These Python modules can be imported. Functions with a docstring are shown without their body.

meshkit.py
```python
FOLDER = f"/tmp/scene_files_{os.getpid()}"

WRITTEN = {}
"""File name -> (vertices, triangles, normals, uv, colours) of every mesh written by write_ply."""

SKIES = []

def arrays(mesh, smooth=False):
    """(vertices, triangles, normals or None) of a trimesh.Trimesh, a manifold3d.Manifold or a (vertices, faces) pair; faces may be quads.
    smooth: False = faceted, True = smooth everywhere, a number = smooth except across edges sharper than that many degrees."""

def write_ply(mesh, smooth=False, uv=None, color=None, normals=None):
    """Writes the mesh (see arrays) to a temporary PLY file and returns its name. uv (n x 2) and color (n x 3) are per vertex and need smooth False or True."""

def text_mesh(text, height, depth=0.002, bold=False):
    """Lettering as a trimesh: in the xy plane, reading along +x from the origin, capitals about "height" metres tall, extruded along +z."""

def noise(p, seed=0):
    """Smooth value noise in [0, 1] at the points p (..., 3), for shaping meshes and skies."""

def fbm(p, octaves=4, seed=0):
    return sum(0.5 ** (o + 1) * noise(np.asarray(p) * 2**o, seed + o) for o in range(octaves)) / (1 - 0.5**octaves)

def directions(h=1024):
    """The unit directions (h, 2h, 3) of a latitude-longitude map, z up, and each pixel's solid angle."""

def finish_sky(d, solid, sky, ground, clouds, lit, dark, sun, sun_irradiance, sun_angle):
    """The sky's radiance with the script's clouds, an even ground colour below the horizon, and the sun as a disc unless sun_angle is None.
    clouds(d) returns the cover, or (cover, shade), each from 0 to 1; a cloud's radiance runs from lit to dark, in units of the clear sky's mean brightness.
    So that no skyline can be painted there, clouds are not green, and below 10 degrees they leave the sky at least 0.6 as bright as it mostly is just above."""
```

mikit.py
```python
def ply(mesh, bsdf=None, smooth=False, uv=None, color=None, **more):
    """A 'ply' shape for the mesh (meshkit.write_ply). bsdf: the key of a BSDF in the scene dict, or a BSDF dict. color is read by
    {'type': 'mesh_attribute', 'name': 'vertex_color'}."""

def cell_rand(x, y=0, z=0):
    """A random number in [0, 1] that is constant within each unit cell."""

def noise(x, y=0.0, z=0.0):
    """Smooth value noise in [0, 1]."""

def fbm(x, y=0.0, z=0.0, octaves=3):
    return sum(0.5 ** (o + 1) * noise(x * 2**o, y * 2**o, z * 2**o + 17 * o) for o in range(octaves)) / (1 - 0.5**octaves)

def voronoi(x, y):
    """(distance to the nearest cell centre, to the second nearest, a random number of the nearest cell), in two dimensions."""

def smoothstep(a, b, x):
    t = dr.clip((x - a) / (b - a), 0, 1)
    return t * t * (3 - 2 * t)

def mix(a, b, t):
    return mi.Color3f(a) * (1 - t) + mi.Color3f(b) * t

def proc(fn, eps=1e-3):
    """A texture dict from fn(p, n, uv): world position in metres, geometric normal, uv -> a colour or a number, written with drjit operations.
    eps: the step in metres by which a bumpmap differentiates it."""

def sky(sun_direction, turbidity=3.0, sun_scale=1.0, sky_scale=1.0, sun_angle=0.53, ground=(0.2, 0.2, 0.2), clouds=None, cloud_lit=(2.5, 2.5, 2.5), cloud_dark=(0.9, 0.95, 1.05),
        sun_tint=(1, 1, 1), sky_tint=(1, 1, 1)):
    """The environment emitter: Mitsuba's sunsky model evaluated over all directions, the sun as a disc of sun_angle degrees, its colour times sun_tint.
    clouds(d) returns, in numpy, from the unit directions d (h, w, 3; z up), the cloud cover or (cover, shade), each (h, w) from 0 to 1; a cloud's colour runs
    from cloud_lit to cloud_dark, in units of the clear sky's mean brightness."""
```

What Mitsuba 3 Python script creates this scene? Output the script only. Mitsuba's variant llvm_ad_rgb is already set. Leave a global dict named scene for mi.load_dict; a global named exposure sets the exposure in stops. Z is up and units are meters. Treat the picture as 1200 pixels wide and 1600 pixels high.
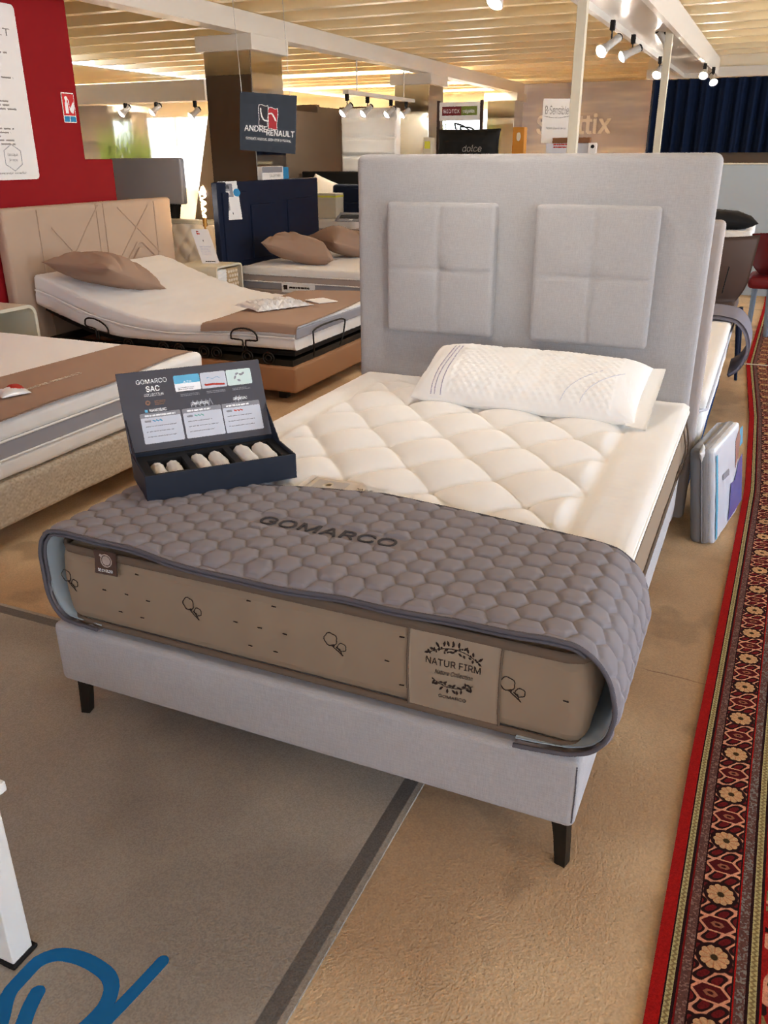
import math, numpy as np, trimesh, mitsuba as mi, mikit, meshkit, drjit as dr
from mikit import proc, noise, fbm, smoothstep, mix
from shapely.geometry import Polygon, LineString, Point, box as sbox
from shapely import affinity, union_all
T = mi.ScalarTransform4f
scene, labels = {}, {}
A = np.array
# ------------------------------------------------------------------ camera, sky, exposure
exposure = 3.75
CAM = A([1.63841, -1.44348, 1.49602])
FWD, UPV = A([-0.374257, 0.840137, -0.392557]), A([-0.154876, 0.360746, 0.919715])
scene['camera'] = dict(type='perspective', fov=2 * math.degrees(math.atan(600 / 1307.93)), fov_axis='x', near_clip=0.05, far_clip=200.0,
                       to_world=T().look_at(origin=CAM.tolist(), target=(CAM + FWD).tolist(), up=UPV.tolist()))
scene['sky'] = mikit.sky([-0.6, 0.05, 0.8], turbidity=4.0, sun_scale=0.7, sky_scale=1.0, ground=(0.95, 0.93, 0.90),
                         clouds=lambda d: 0.6 * meshkit.fbm(d * 3.0, 3, 5), cloud_lit=(1.9, 1.95, 2.0), cloud_dark=(1.2, 1.25, 1.3), sky_tint=(1.0, .99, .98), sun_tint=(.82, .93, 1.12))
SPOT_W, BOX_W, BULB_W, SPOT_I = 20.0, 9.0, 8.0, 0.07   # radiance of the track spots, the light boxes, the filament bulb; intensity of the unseen spots over the beds

# ------------------------------------------------------------------ materials
def lin(c):
    if isinstance(c, str):
        c = [int(c[i:i + 2], 16) / 255 for i in (1, 3, 5)]
    c = A(c, float)
    return np.where(c <= 0.04045, c / 12.92, ((c + 0.055) / 1.055) ** 2.4).tolist()
def rgb(c): return {'type': 'rgb', 'value': lin(c)}
def mat(name, c, rough=0.7, spec=0.3, metallic=0.0, bump=None, sheen=0.0, coat=0.0):
    b = {'type': 'principled', 'base_color': c if isinstance(c, dict) else rgb(c), 'roughness': rough, 'metallic': metallic}
    if metallic == 0: b['specular'] = spec
    if sheen: b['sheen'] = sheen
    if coat: b['clearcoat'] = coat
    if bump: b = {'type': 'bumpmap', 'arbitrary': bump[0], 'scale': bump[1], 'bsdf': b}
    scene[name] = {'type': 'twosided', 'bsdf': b}
    return name
VC = {'type': 'mesh_attribute', 'name': 'vertex_color'}
def weave(s):
    return lambda p, n, uv: 0.5 + 0.25 * (dr.sin(p.x * s) * dr.sin(p.z * s) + dr.sin(p.y * s + 1.0) * dr.sin(p.z * s)) + 0.3 * noise(p.x * s * .25, p.y * s * .25, p.z * s * .25)
def c3(v): return [float(x) for x in lin(v)]
def linen_col(p, n, uv):
    a = noise(p.x * 900, p.y * 900, p.z * 60); b = noise(p.x * 60, p.y * 60, p.z * 900)
    return mix(c3('#9a9899'), c3('#b2b0b0'), dr.clip(0.5 * (a + b) + 0.25 * (fbm(p.x * 7, p.y * 7, p.z * 7) - .5), 0, 1))
def floor_col(p, n, uv):
    a = fbm(p.x * 1.7 + 3, p.y * 1.7, 0.0, octaves=4); b = fbm(p.x * 6, p.y * 6, 4.0, octaves=3); g = noise(p.x * 260, p.y * 260)
    c = mix(c3('#ae9070'), c3('#c8ad8a'), smoothstep(0.32, 0.66, a))
    c = mix(c, c3('#8f765c'), 0.55 * smoothstep(0.60, 0.78, b))
    q = p.y - 0.93 + 0.06 * (p.x - 1.5) + 0.004 * noise(p.x * 30, 0.0, 2.0)
    c = mix(c, c3('#7a6048'), 0.7 * smoothstep(0.004, 0.0015, dr.abs(q)) * smoothstep(1.46, 1.5, p.x) * smoothstep(1.72, 1.6, p.x))
    return c * (0.90 + 0.2 * g)
def rug_col(p, n, uv):
    a = fbm(p.x * 2.5, p.y * 2.5, 1.0, octaves=4); g = noise(p.x * 330, p.y * 330)
    c = mix(c3('#8f867b'), c3('#a49b8e'), smoothstep(0.3, 0.7, a))
    e = dr.minimum(1.034 - p.x, 0.425 - p.y)
    c = mix(c, c3('#645f5a'), smoothstep(0.012, 0.016, e) * (1 - smoothstep(0.050, 0.054, e)))
    return c * (0.86 + 0.28 * g)
def ell(u, v, a, b): return dr.sqrt(dr.square(u / a) + dr.square(v / b))
def persian_col(p, n, uv):
    u, v = uv.x, uv.y                                   # metres across and along the runner
    g = noise(u * 420, v * 420)
    red, dark, cream, pink, khaki, brown, olive = map(c3, ('#941412', '#26100f', '#b98f68', '#c98a6e', '#7d6a44', '#5a3a34', '#a89a6c'))
    c = mi.Color3f(red)
    uu = dr.abs(u - 0.45)                               # symmetric about the middle
    u = 0.45 - uu
    zig = dr.abs(dr.abs((v / 0.024) - dr.floor(v / 0.024) - 0.5) * 2 - 0.5)
    def guard(c, a, b):
        t = dr.select((u > a) & (u < b), 1.0, 0.0)
        k = mix(khaki, olive, smoothstep(.15, .3, dr.abs((u - a) / (b - a) - 0.25 - zig)))
        return mix(c, k, t)
    def band(c, a, b, col, spk=None):
        t = dr.select((u > a) & (u < b), 1.0, 0.0)
        k = mi.Color3f(col)
        if spk is not None: k = mix(k, spk, smoothstep(0.55, 0.7, noise(u * 300, v * 300)))
        return mix(c, k, t)
    c = guard(band(c, 0.026, 0.048, dark), 0.029, 0.042)
    c = band(c, 0.048, 0.052, c3('#6a1212'))
    c = band(c, 0.052, 0.070, brown, c3('#7d6258'))
    c = band(c, 0.070, 0.148, dark)
    # main border: rosettes between lozenges
    m = u - 0.109; w = v / 0.17; w = (w - dr.floor(w) - 0.5) * 0.17
    inb = dr.select((u > 0.073) & (u < 0.145), 1.0, 0.0)
    ang = dr.atan2(m, w); pet = 0.029 * (0.86 + 0.14 * dr.abs(dr.sin(ang * 5)))
    rad = dr.sqrt(m * m + w * w)
    k = mi.Color3f(dark)
    w2 = dr.abs(w) - 0.085                              # lozenge centred half-way between rosettes
    loz = dr.maximum(dr.abs(w2) / 0.019, dr.abs(w2) / 0.038 + dr.abs(m) / 0.036)
    net = dr.abs(dr.sin(m * 95 + 1.2 * dr.sin(w * 70)) * dr.cos(w * 62 + m * 20))
    k = mix(k, pink, smoothstep(0.30, 0.16, net))
    k = mix(k, c3('#5d1416'), smoothstep(0.62, 0.7, net) )
    k = mix(k, pink, smoothstep(1.16, 1.08, loz)); k = mix(k, c3('#4a1214'), smoothstep(0.95, 0.88, loz)); k = mix(k, c3('#8a5640'), smoothstep(0.42, 0.36, loz)); k = mix(k, c3('#3a1010'), smoothstep(0.2, 0.14, loz))
    k = mix(k, dark, smoothstep(0.038, 0.034, rad))
    k = mix(k, mix(c3('#a8683f'), cream, smoothstep(0.0, 0.5, dr.abs(dr.sin(ang * 5)))), dr.select(rad < pet, 1.0, 0.0))
    k = mix(k, c3('#3a2a18'), smoothstep(0.009, 0.006, rad))
    c = mix(c, k, inb)
    c = band(c, 0.151, 0.170, brown, c3('#77706a'))
    c = guard(band(c, 0.170, 0.196, dark), 0.176, 0.190)
    f1 = noise(u * 28, v * 28, 3.0); f2 = noise(u * 75, v * 75, 9.0)
    fld = mix(c3('#8d1a17'), pink, smoothstep(0.62, 0.68, f1)); fld = mix(fld, dark, smoothstep(0.66, 0.72, f2))
    fld = mix(fld, khaki, smoothstep(0.75, 0.8, noise(u * 60, v * 60, 5.0)))
    c = mix(c, fld, dr.select(u > 0.2, 1.0, 0.0))
    return c * (0.72 + 0.4 * g)
def joist_col(p, n, uv):
    return mix(c3('#edd9ac'), c3('#f5e6c2'), fbm(p.x * 1.5, p.y * 14, p.z * 10))
def boucle_col(p, n, uv):
    return mix(c3('#a89a86'), c3('#cdc3b3'), noise(p.x * 120, p.y * 120, p.z * 120))
def sky_panel(p, n, uv):                                # printed clouds of the partition
    a = fbm(p.x * 0.5, p.z * 3.5, 2.0, octaves=4)
    return mix(c3('#b4b2bf'), c3('#dad6d6'), smoothstep(0.35, 0.62, a + 0.12 * (p.z - 1.9)))
carpet_bump = lambda s: (proc(lambda p, n, uv: noise(p.x * s, p.y * s), 1e-3), 0.002)

mat('linen', proc(linen_col), 0.9, 0.15, sheen=0.2)
mat('carpet', proc(floor_col), 0.95, 0.1, bump=carpet_bump(300))
mat('rug', proc(rug_col), 0.95, 0.1, bump=carpet_bump(330))
mat('persian', proc(persian_col), 0.95, 0.1)
mat('rug_blue', '#1f6296', 0.95, 0.1)
mat('joist', proc(joist_col), 0.32, 0.5)
mat('beam_white', '#d6d1c8', 0.4, 0.4)
mat('cream_paint', '#ece1c8', 0.5, 0.3)
mat('gloss_panel', '#b9b4ac', 0.22, 0.6)
mat('boucle', proc(boucle_col), 0.95, 0.1)
mat('sky_print', proc(sky_panel), 0.5, 0.3)
mat('white_fabric', '#e9e8e4', 0.85, 0.2)
mat('mattress_white', '#e4e2de', 0.85, 0.2)
mat('tick_beige', '#8a7966', 0.8, 0.2, sheen=0.3)
mat('tape_brown', '#655649', 0.8, 0.2)
mat('tag_brown', '#503d35', 0.8, 0.2)
mat('print_dark', '#2b201b', 0.8, 0.2)
mat('label_beige', '#91816f', 0.6, 0.3, sheen=0.3)
mat('hex_grey', '#858084', 0.85, 0.2, sheen=0.5)
mat('tape_grey', '#57545a', 0.8, 0.2)
mat('liner_blue', '#a7b2b8', 0.8, 0.2)
mat('letter_grey', '#4b4748', 0.9, 0.1)
mat('black_metal', '#17140f', 0.45, 0.4)
mat('black', '#0c0c0d', 0.6, 0.3)
mat('charcoal', '#1b1b1d', 0.7, 0.25)
mat('navy_card', '#161c2a', 0.5, 0.35)
mat('lid_grey', '#48474f', 0.45, 0.35)
mat('white_print', '#f4f4f6', 0.6, 0.2)
mat('grey_print', '#8b8b92', 0.6, 0.2)
mat('pale_print', '#c9ccd6', 0.6, 0.2)
mat('blue_print', '#2d83b5', 0.5, 0.2)
mat('sky_blue_print', '#66b2d6', 0.5, 0.2)
mat('red_print', '#b0372c', 0.5, 0.2)
mat('green_print', '#6ba39a', 0.5, 0.2)
mat('brown_print', '#8a6a5a', 0.5, 0.2)
mat('pale_green_print', '#cfe0dc', 0.5, 0.2)
mat('spring_cloth', '#d8d6d2', 0.7, 0.25)
mat('plastic_film', '#dadada', 0.12, 0.9)
mat('red_wall', '#8c1018', 0.75, 0.2)
mat('board_white', '#e8e6e4', 0.45, 0.3)
mat('text_grey', '#8e8a88', 0.7, 0.2)
mat('sign_red', '#c4262c', 0.5, 0.3)
mat('sign_navy', '#0f1828', 0.3, 0.35)
mat('logo_dark', '#37353c', 0.5, 0.3)
mat('logo_red', '#b0303a', 0.5, 0.3)
mat('tan_velvet', '#b49c88', 0.8, 0.2, sheen=0.6)
mat('tan_leather', '#a37a5a', 0.6, 0.3)
mat('taupe_throw', '#9a7f6d', 0.8, 0.2, sheen=0.4)
mat('grey_band', '#96959b', 0.85, 0.2)
mat('taupe_band', '#a3948c', 0.85, 0.2)
mat('navy_velvet', '#0d1830', 0.75, 0.2, sheen=0.6)
mat('cream_lacquer', '#cfc8b4', 0.4, 0.4)
mat('lacquer_white', '#e6e5e0', 0.35, 0.4)
mat('cream_leather', '#eee3d0', 0.5, 0.4)
mat('brown_wall', '#594a3c', 0.5, 0.3)
mat('dark_grey', '#97979e', 0.45, 0.4)
mat('beige_reflection', '#c0a88c', 0.6, 0.3)  # beige of the reflection beside the first column
mat('mirror', '#e2e2dc', 0.02, metallic=1.0)
mat('brown_reflection', '#4a3c30', 0.22, 0.5)  # plain brown standing in for the wall mirrored in the first column
mat('navy_curtain', '#0d1c38', 0.8, 0.15, sheen=0.3)
mat('grey_blue_panel', '#a6b0b7', 0.6, 0.3)
mat('brown_leather', '#56463f', 0.45, 0.4)
mat('red_leather', '#6b1419', 0.5, 0.35)
mat('grey_legs', '#7d8b99', 0.4, 0.4)
mat('headboard_pale', '#b5aca8', 0.85, 0.2, sheen=0.4)
mat('runner_grey', '#77747f', 0.85, 0.2, sheen=0.4)
mat('navy_base', '#16335c', 0.8, 0.2)
mat('steel', '#b8b8b8', 0.3, metallic=1.0)
mat('lamp_silver', '#b9b6b0', 0.35, 0.5)
mat('brass', '#a8783c', 0.35, metallic=1.0)
mat('orange_card', '#b5792c', 0.5, 0.3)
mat('maroon', '#6e2a2e', 0.5, 0.3)
mat('leaf_green_print', '#6f7d35', 0.5, 0.3)
mat('rack_brown', '#3a2a26', 0.5, 0.3)
mat('wood_brown', '#7a5135', 0.5, 0.3)
mat('yellow_print', '#d4d24a', 0.5, 0.3)
mat('cloth_purple', '#8a7f9a', 0.8, 0.2)
mat('pack_grey', '#727376', 0.25, 0.7)
mat('pack_white', '#cdd3dc', 0.18, 0.8)
mat('pack_dots', '#8f8f92', 0.3, 0.6)
mat('pack_cyan', '#5aa6c4', 0.3, 0.5)
mat('pack_purple', '#5b5f9c', 0.25, 0.6)
mat('pack_skin', '#a07a70', 0.3, 0.5)
mat('cork', '#b79c78', 0.8, 0.2)
scene['leaf'] = {'type': 'twosided', 'bsdf': {'type': 'principled', 'base_color': rgb('#5d6a2c'), 'roughness': 0.6, 'specular': 0.3}}
scene['pane'] = {'type': 'thindielectric'}
scene['clear_glass'] = {'type': 'thindielectric'}

# ------------------------------------------------------------------ mesh helpers
_ico = trimesh.creation.icosphere(subdivisions=2).vertices
_ico1 = trimesh.creation.icosphere(subdivisions=1).vertices
def rbox(lo, hi, r=0.006, fine=False):
    lo, hi = np.minimum(lo, hi).astype(float), np.maximum(lo, hi).astype(float)
    r = min(r, 0.499 * (hi - lo).min()); d = (_ico if fine else _ico1) * r
    c = A([[x, y, z] for x in (lo[0] + r, hi[0] - r) for y in (lo[1] + r, hi[1] - r) for z in (lo[2] + r, hi[2] - r)])
    return trimesh.convex.convex_hull((c[:, None] + d[None]).reshape(-1, 3))
def bx(lo, hi):
    lo, hi = A(lo, float), A(hi, float)
    return trimesh.creation.box(extents=np.abs(hi - lo), transform=trimesh.transformations.translation_matrix((lo + hi) / 2))
def cat(*m): return trimesh.util.concatenate([x for x in m if x is not None])
def gridfaces(nu, nv, wrapu=False):
    i, j = np.meshgrid(np.arange(nu if wrapu else nu - 1), np.arange(nv - 1), indexing='ij')
    a = i * nv + j; b = ((i + 1) % nu) * nv + j
    return np.vstack([np.stack([a, b, b + 1], -1).reshape(-1, 3), np.stack([a, b + 1, a + 1], -1).reshape(-1, 3)])
def gnormals(P):
    du, dv = np.gradient(P, axis=0), np.gradient(P, axis=1)
    n = np.cross(du, dv); return n / np.maximum(np.linalg.norm(n, axis=-1, keepdims=True), 1e-12)
def sheet(P, t, n=None):
    """a closed sheet: P (nu, nv, 3) is the outer face (normal du x dv), t its thickness"""
    nu, nv = P.shape[:2]; n = gnormals(P) if n is None else n
    f = gridfaces(nu, nv); m = nu * nv
    rim = np.concatenate([np.arange(nu) * nv, (nu - 1) * nv + np.arange(1, nv), np.arange(nu - 2, -1, -1) * nv + nv - 1, np.arange(nv - 2, 0, -1)])
    nx = np.roll(rim, -1)
    side = np.vstack([np.stack([nx, rim, rim + m], 1), np.stack([nx, rim + m, nx + m], 1)])
    return trimesh.Trimesh(np.vstack([P.reshape(-1, 3), (P - n * t).reshape(-1, 3)]), np.vstack([f, f[:, ::-1] + m, side[:, ::-1]]), process=False)
def tube(P, r, n=8, closed=False):
    P = A(P, float); k = len(P); r = np.broadcast_to(r, k)
    t = np.roll(P, -1, 0) - np.roll(P, 1, 0) if closed else np.gradient(P, axis=0)
    t /= np.maximum(np.linalg.norm(t, axis=1, keepdims=True), 1e-12)
    ref = A([0, 0, 1.0]) if abs(t[0][2]) < 0.9 else A([1.0, 0, 0])
    u = np.cross(t[0], ref); u /= np.linalg.norm(u); U = []
    for q in t:
        u = u - q * (u @ q); u /= max(np.linalg.norm(u), 1e-9); U.append(u)
    U = A(U); V = np.cross(t, U); a = np.arange(n) / n * 2 * np.pi
    v = P[:, None] + r[:, None, None] * (np.cos(a)[None, :, None] * U[:, None] + np.sin(a)[None, :, None] * V[:, None])
    idx = np.arange(k * n).reshape(k, n); f = []
    for i in range(k if closed else k - 1):
        a0, b0 = idx[i], idx[(i + 1) % k]
        f += [np.stack([a0, np.roll(a0, -1), np.roll(b0, -1)], 1), np.stack([a0, np.roll(b0, -1), b0], 1)]
    v = v.reshape(-1, 3)
    if not closed:
        v = np.vstack([v, P[:1], P[-1:]])
        f += [np.stack([np.roll(idx[0], -1), idx[0], np.full(n, k * n)], 1), np.stack([idx[-1], np.roll(idx[-1], -1), np.full(n, k * n + 1)], 1)]
    return trimesh.Trimesh(v, np.vstack(f), process=False)
def cyl(p0, p1, r, n=16): return tube([p0, A(p0, float) * .5 + A(p1, float) * .5, p1], r, n)
def spline(pts, n=60):
    from scipy.interpolate import PchipInterpolator
    pts = A(pts, float); s = np.r_[0, np.cumsum(np.linalg.norm(np.diff(pts, axis=0), axis=1))]
    return PchipInterpolator(s, pts)(np.linspace(0, s[-1], n))
def softbox(lo, hi, r, step=0.03, disp=None):
    """a rounded box with an even grid on all faces; disp(p, n) -> offsets along n"""
    lo, hi = A(lo, float), A(hi, float); V, F, o = [], [], 0
    cnt = [max(2, int(round((hi[k] - lo[k]) / step)) + 1) for k in range(3)]
    def axis(k):
        g = np.linspace(lo[k], hi[k], cnt[k]); e = min(r, (hi[k] - lo[k]) * .49) * A([0, .12, .35, .65, 1.0])
        return np.unique(np.round(np.r_[lo[k] + e, g[(g > lo[k] + r * 1.05) & (g < hi[k] - r * 1.05)], hi[k] - e], 9))
    ax = [axis(k) for k in range(3)]
    for k in range(3):
        a, b = (k + 1) % 3, (k + 2) % 3
        for side in (0, 1):
            ga, gb = np.meshgrid(ax[a], ax[b], indexing='ij'); P = np.zeros(ga.shape + (3,))
            P[..., a], P[..., b], P[..., k] = ga, gb, (lo[k], hi[k])[side]
            f = gridfaces(*ga.shape); V.append(P.reshape(-1, 3)); F.append((f if side else f[:, ::-1]) + o); o += ga.size
    V, F = np.vstack(V), np.vstack(F)
    m = trimesh.Trimesh(V, F, process=False); m.merge_vertices(digits_vertex=7)
    p = m.vertices.copy(); rr = np.minimum(r, (hi - lo) * .499); q = np.clip(p, lo + rr, hi - rr)
    d = p - q; n = d / np.maximum(np.linalg.norm(d, axis=1, keepdims=True), 1e-12)
    p = q + n * rr
    if disp is not None: p = p + n * A(disp(p, n))[:, None]
    return trimesh.Trimesh(p, m.faces, process=False)
def place(m, O=(0, 0, 0), R=(1, 0, 0), U=(0, 1, 0)):
    R, U = A(R, float), A(U, float); R /= np.linalg.norm(R); U /= np.linalg.norm(U)
    M = np.eye(4); M[:3, 0], M[:3, 1], M[:3, 2], M[:3, 3] = R, U, np.cross(R, U), O
    m = m.copy(); m.apply_transform(M); return m
def rotz(m, deg, c=(0, 0, 0)):
    m = m.copy(); m.apply_transform(trimesh.transformations.rotation_matrix(math.radians(deg), [0, 0, 1], c)); return m
_t = {}
def txt(s, h, w=None, depth=0.0008, bold=False, shear=0.0, mirror=False):
    """lettering centred on x, its baseline at y = 0, h high and w wide"""
    k = (s, bold)
    if k not in _t: _t[k] = meshkit.text_mesh(s, 1.0, 1.0, bold)
    m = _t[k].copy(); v = m.vertices
    v[:, 0] -= (v[:, 0].min() + v[:, 0].max()) / 2
    wid = np.ptp(v[:, 0]); sx = (w / wid) if w else h
    v[:, 0] *= sx; v[:, 1] *= h; v[:, 2] *= depth; v[:, 0] += shear * v[:, 1]
    f = m.faces
    if mirror: v[:, 0] *= -1; f = f[:, ::-1]
    return trimesh.Trimesh(v, f, process=False)
def flat(poly, depth=0.0008):
    return cat(*[trimesh.creation.extrude_polygon(g, depth, engine='earcut') for g in getattr(poly, 'geoms', [poly]) if g.area > 1e-10])
def rrect(x0, y0, x1, y1, r=0.004): return sbox(x0 + r, y0 + r, x1 - r, y1 - r).buffer(r, quad_segs=4)
def bars(x0, y0, x1, rows, gap, hgt, rng, words=True):
    """unreadably small print as rows of short dashes, running down from y0"""
    out = []
    for i in range(rows):
        x = x0; end = x1 - (rng.random() * .25 * (x1 - x0))
        while x < end:
            w = (x1 - x0) * (0.05 + .12 * rng.random()) if words else end - x
            out.append(sbox(x, y0 - i * gap - hgt, min(x + w, end), y0 - i * gap)); x += w + (x1 - x0) * .02
    return union_all(out)
def lathe(prof, n=24): return trimesh.creation.revolve(A(prof, float), sections=n)
def pillow(w, d, t, pinch=0.06, bottom=0.5, n=44, wr=0.004, seed=0, scale=9.0, pu=3.2):
    """a cushion about the origin: w along x, d along y, t thick; corners pulled out, seams at z = 0"""
    u = np.sin(np.linspace(-1, 1, n) * np.pi / 2); U, V = np.meshgrid(u, u, indexing='ij')
    X = U * (1 - pinch * (1 - V ** 2) ** 1.0 * 0 - pinch * (1 - np.abs(V) ** 2)) * w / 2
    Y = V * (1 - pinch * (1 - np.abs(U) ** 2)) * d / 2
    h = ((1 - np.abs(U) ** pu) * (1 - np.abs(V) ** 3.2)) ** 0.62
    q = np.stack([X, Y, X * 0], -1)
    c = np.abs(meshkit.fbm(q * A([scale, scale * .55, 1]) + seed * 7.1, 3, seed) * 2 - 1)            # creases between soft swells
    wrk = ((meshkit.fbm(q * scale + seed * 3.3, 3, seed + 5) - .5) * 1.4 - np.exp(-(c / .10) ** 2) * .8) * wr * np.minimum(1, h * 3)
    up, dn = np.stack([X, Y, h * t * (1 - bottom) + wrk], -1), np.stack([X, Y, -h * t * bottom + wrk * .3], -1)
    f = gridfaces(n, n); m = trimesh.Trimesh(np.vstack([up.reshape(-1, 3), dn.reshape(-1, 3)]), np.vstack([f, f[:, ::-1] + n * n]), process=False)
    m.merge_vertices(digits_vertex=6); return m
def orient(m, O, rx=0, ry=0, rz=0):
    t = trimesh.transformations; M = t.translation_matrix(O) @ t.rotation_matrix(math.radians(rz), [0, 0, 1]) @ t.rotation_matrix(math.radians(ry), [0, 1, 0]) @ t.rotation_matrix(math.radians(rx), [1, 0, 0])
    m = m.copy(); m.apply_transform(M); return m

# ------------------------------------------------------------------ naming
def free(k):
    if k not in scene and k not in labels and k not in used: used.add(k); return k
    i = 1
    while f'{k}_{i:03d}' in used: i += 1
    used.add(f'{k}_{i:03d}'); return f'{k}_{i:03d}'
used = set()
def put(name, mesh, m, parent=None, smooth=30, label=None, uv=None, color=None, **kw):
    if 'emitter' in kw and mesh.volume < 0: mesh = mesh.copy(); mesh.invert()          # lamps shine outwards
    key = free((parent + '__' if parent else '') + name)
    scene[key] = mikit.ply(mesh, m, smooth=smooth, uv=uv, color=color, **kw)
    if label: labels[key] = {'label': label}
    return key
def thing(name, label, category, group=None):
    key = free(name); labels[key] = {'label': label, 'category': category}
    if group: labels[key]['group'] = group
    return key
def one(name, mesh, m, label, category, group=None, smooth=30, kind=None, **kw):
    key = put(name, mesh, m, smooth=smooth, **kw); labels[key] = {'label': label, 'category': category}
    if group: labels[key]['group'] = group
    if kind: labels[key]['kind'] = kind
    return key
def struct(name, mesh, m, label, smooth=30, **kw):
    key = put(name, mesh, m, smooth=smooth, **kw); labels[key] = {'label': label, 'kind': 'structure'}
    return key
def emit(c, s): return {'type': 'area', 'radiance': {'type': 'rgb', 'value': [s * x for x in c]}}
rng = np.random.default_rng(11)
# ================================================================== the setting
struct('floor', bx((-7.6, -5, -0.1), (5.4, 17, 0)), 'carpet', 'stained beige carpet covering the shop floor')
struct('wall_left', bx((-7.5, -5, 0), (-7.35, 6.0, 2.95)), 'cream_paint', 'cream side wall far left')
mw = struct('wall_mirror', bx((-7.47, 6.0, 0), (-7.35, 17, 2.64)), 'mirror', 'mirrored side wall seen between the red wall and the first column', smooth=False)
struct('wall_back', cat(bx((-7.5, -5.15, 0), (5.4, -5, 1.25)), bx((-7.5, -5.15, 2.62), (5.4, -5, 2.95)), bx((-7.5, -5.15, 1.25), (-3.4, -5, 2.62)), bx((5.1, -5.15, 1.25), (5.4, -5, 2.62))), 'cream_paint', 'cream wall behind the viewer with a band of unseen windows')
for i in range(3):  # windows out of view, placed to light the joist faces and bed foot
    x0, x1 = -3.4 + i * 2.8333, -3.4 + (i + 1) * 2.8333
    w = struct(f'window_{i + 8}', bx((x0, -5.08, 1.25), (x1, -5.075, 2.62)), 'pane', 'unseen window behind the viewer, placed to light the joist faces')
    put('frame', cat(*[bx((q - .03, -5.12, 1.25), (q + .03, -5.03, 2.62)) for q in (x0 + .03, x1 - .03)]), 'beam_white', w)
wf = struct('wall_far', cat(bx((-7.5, 17, 0), (-5.9, 17.15, 2.95)), bx((-5.9, 17, 2.35), (-1.0, 17.15, 2.95)), bx((-5.9, 17, 0), (-1.0, 17.15, 0.7)), bx((-1.0, 17, 0), (5.4, 17.15, 2.95))), 'cream_paint', 'cream far wall with shop window')
w1 = struct('window_1', bx((-5.9, 17.05, 0.7), (-1.0, 17.055, 2.35)), 'pane', 'far shop window')
put('frame', cat(*[bx((x - .03, 17.02, 0.7), (x + .03, 17.1, 2.35)) for x in (-5.87, -4.3, -2.6, -1.03)], bx((-5.9, 17.02, .7), (-1.0, 17.1, .76))), 'beam_white', w1)
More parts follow.
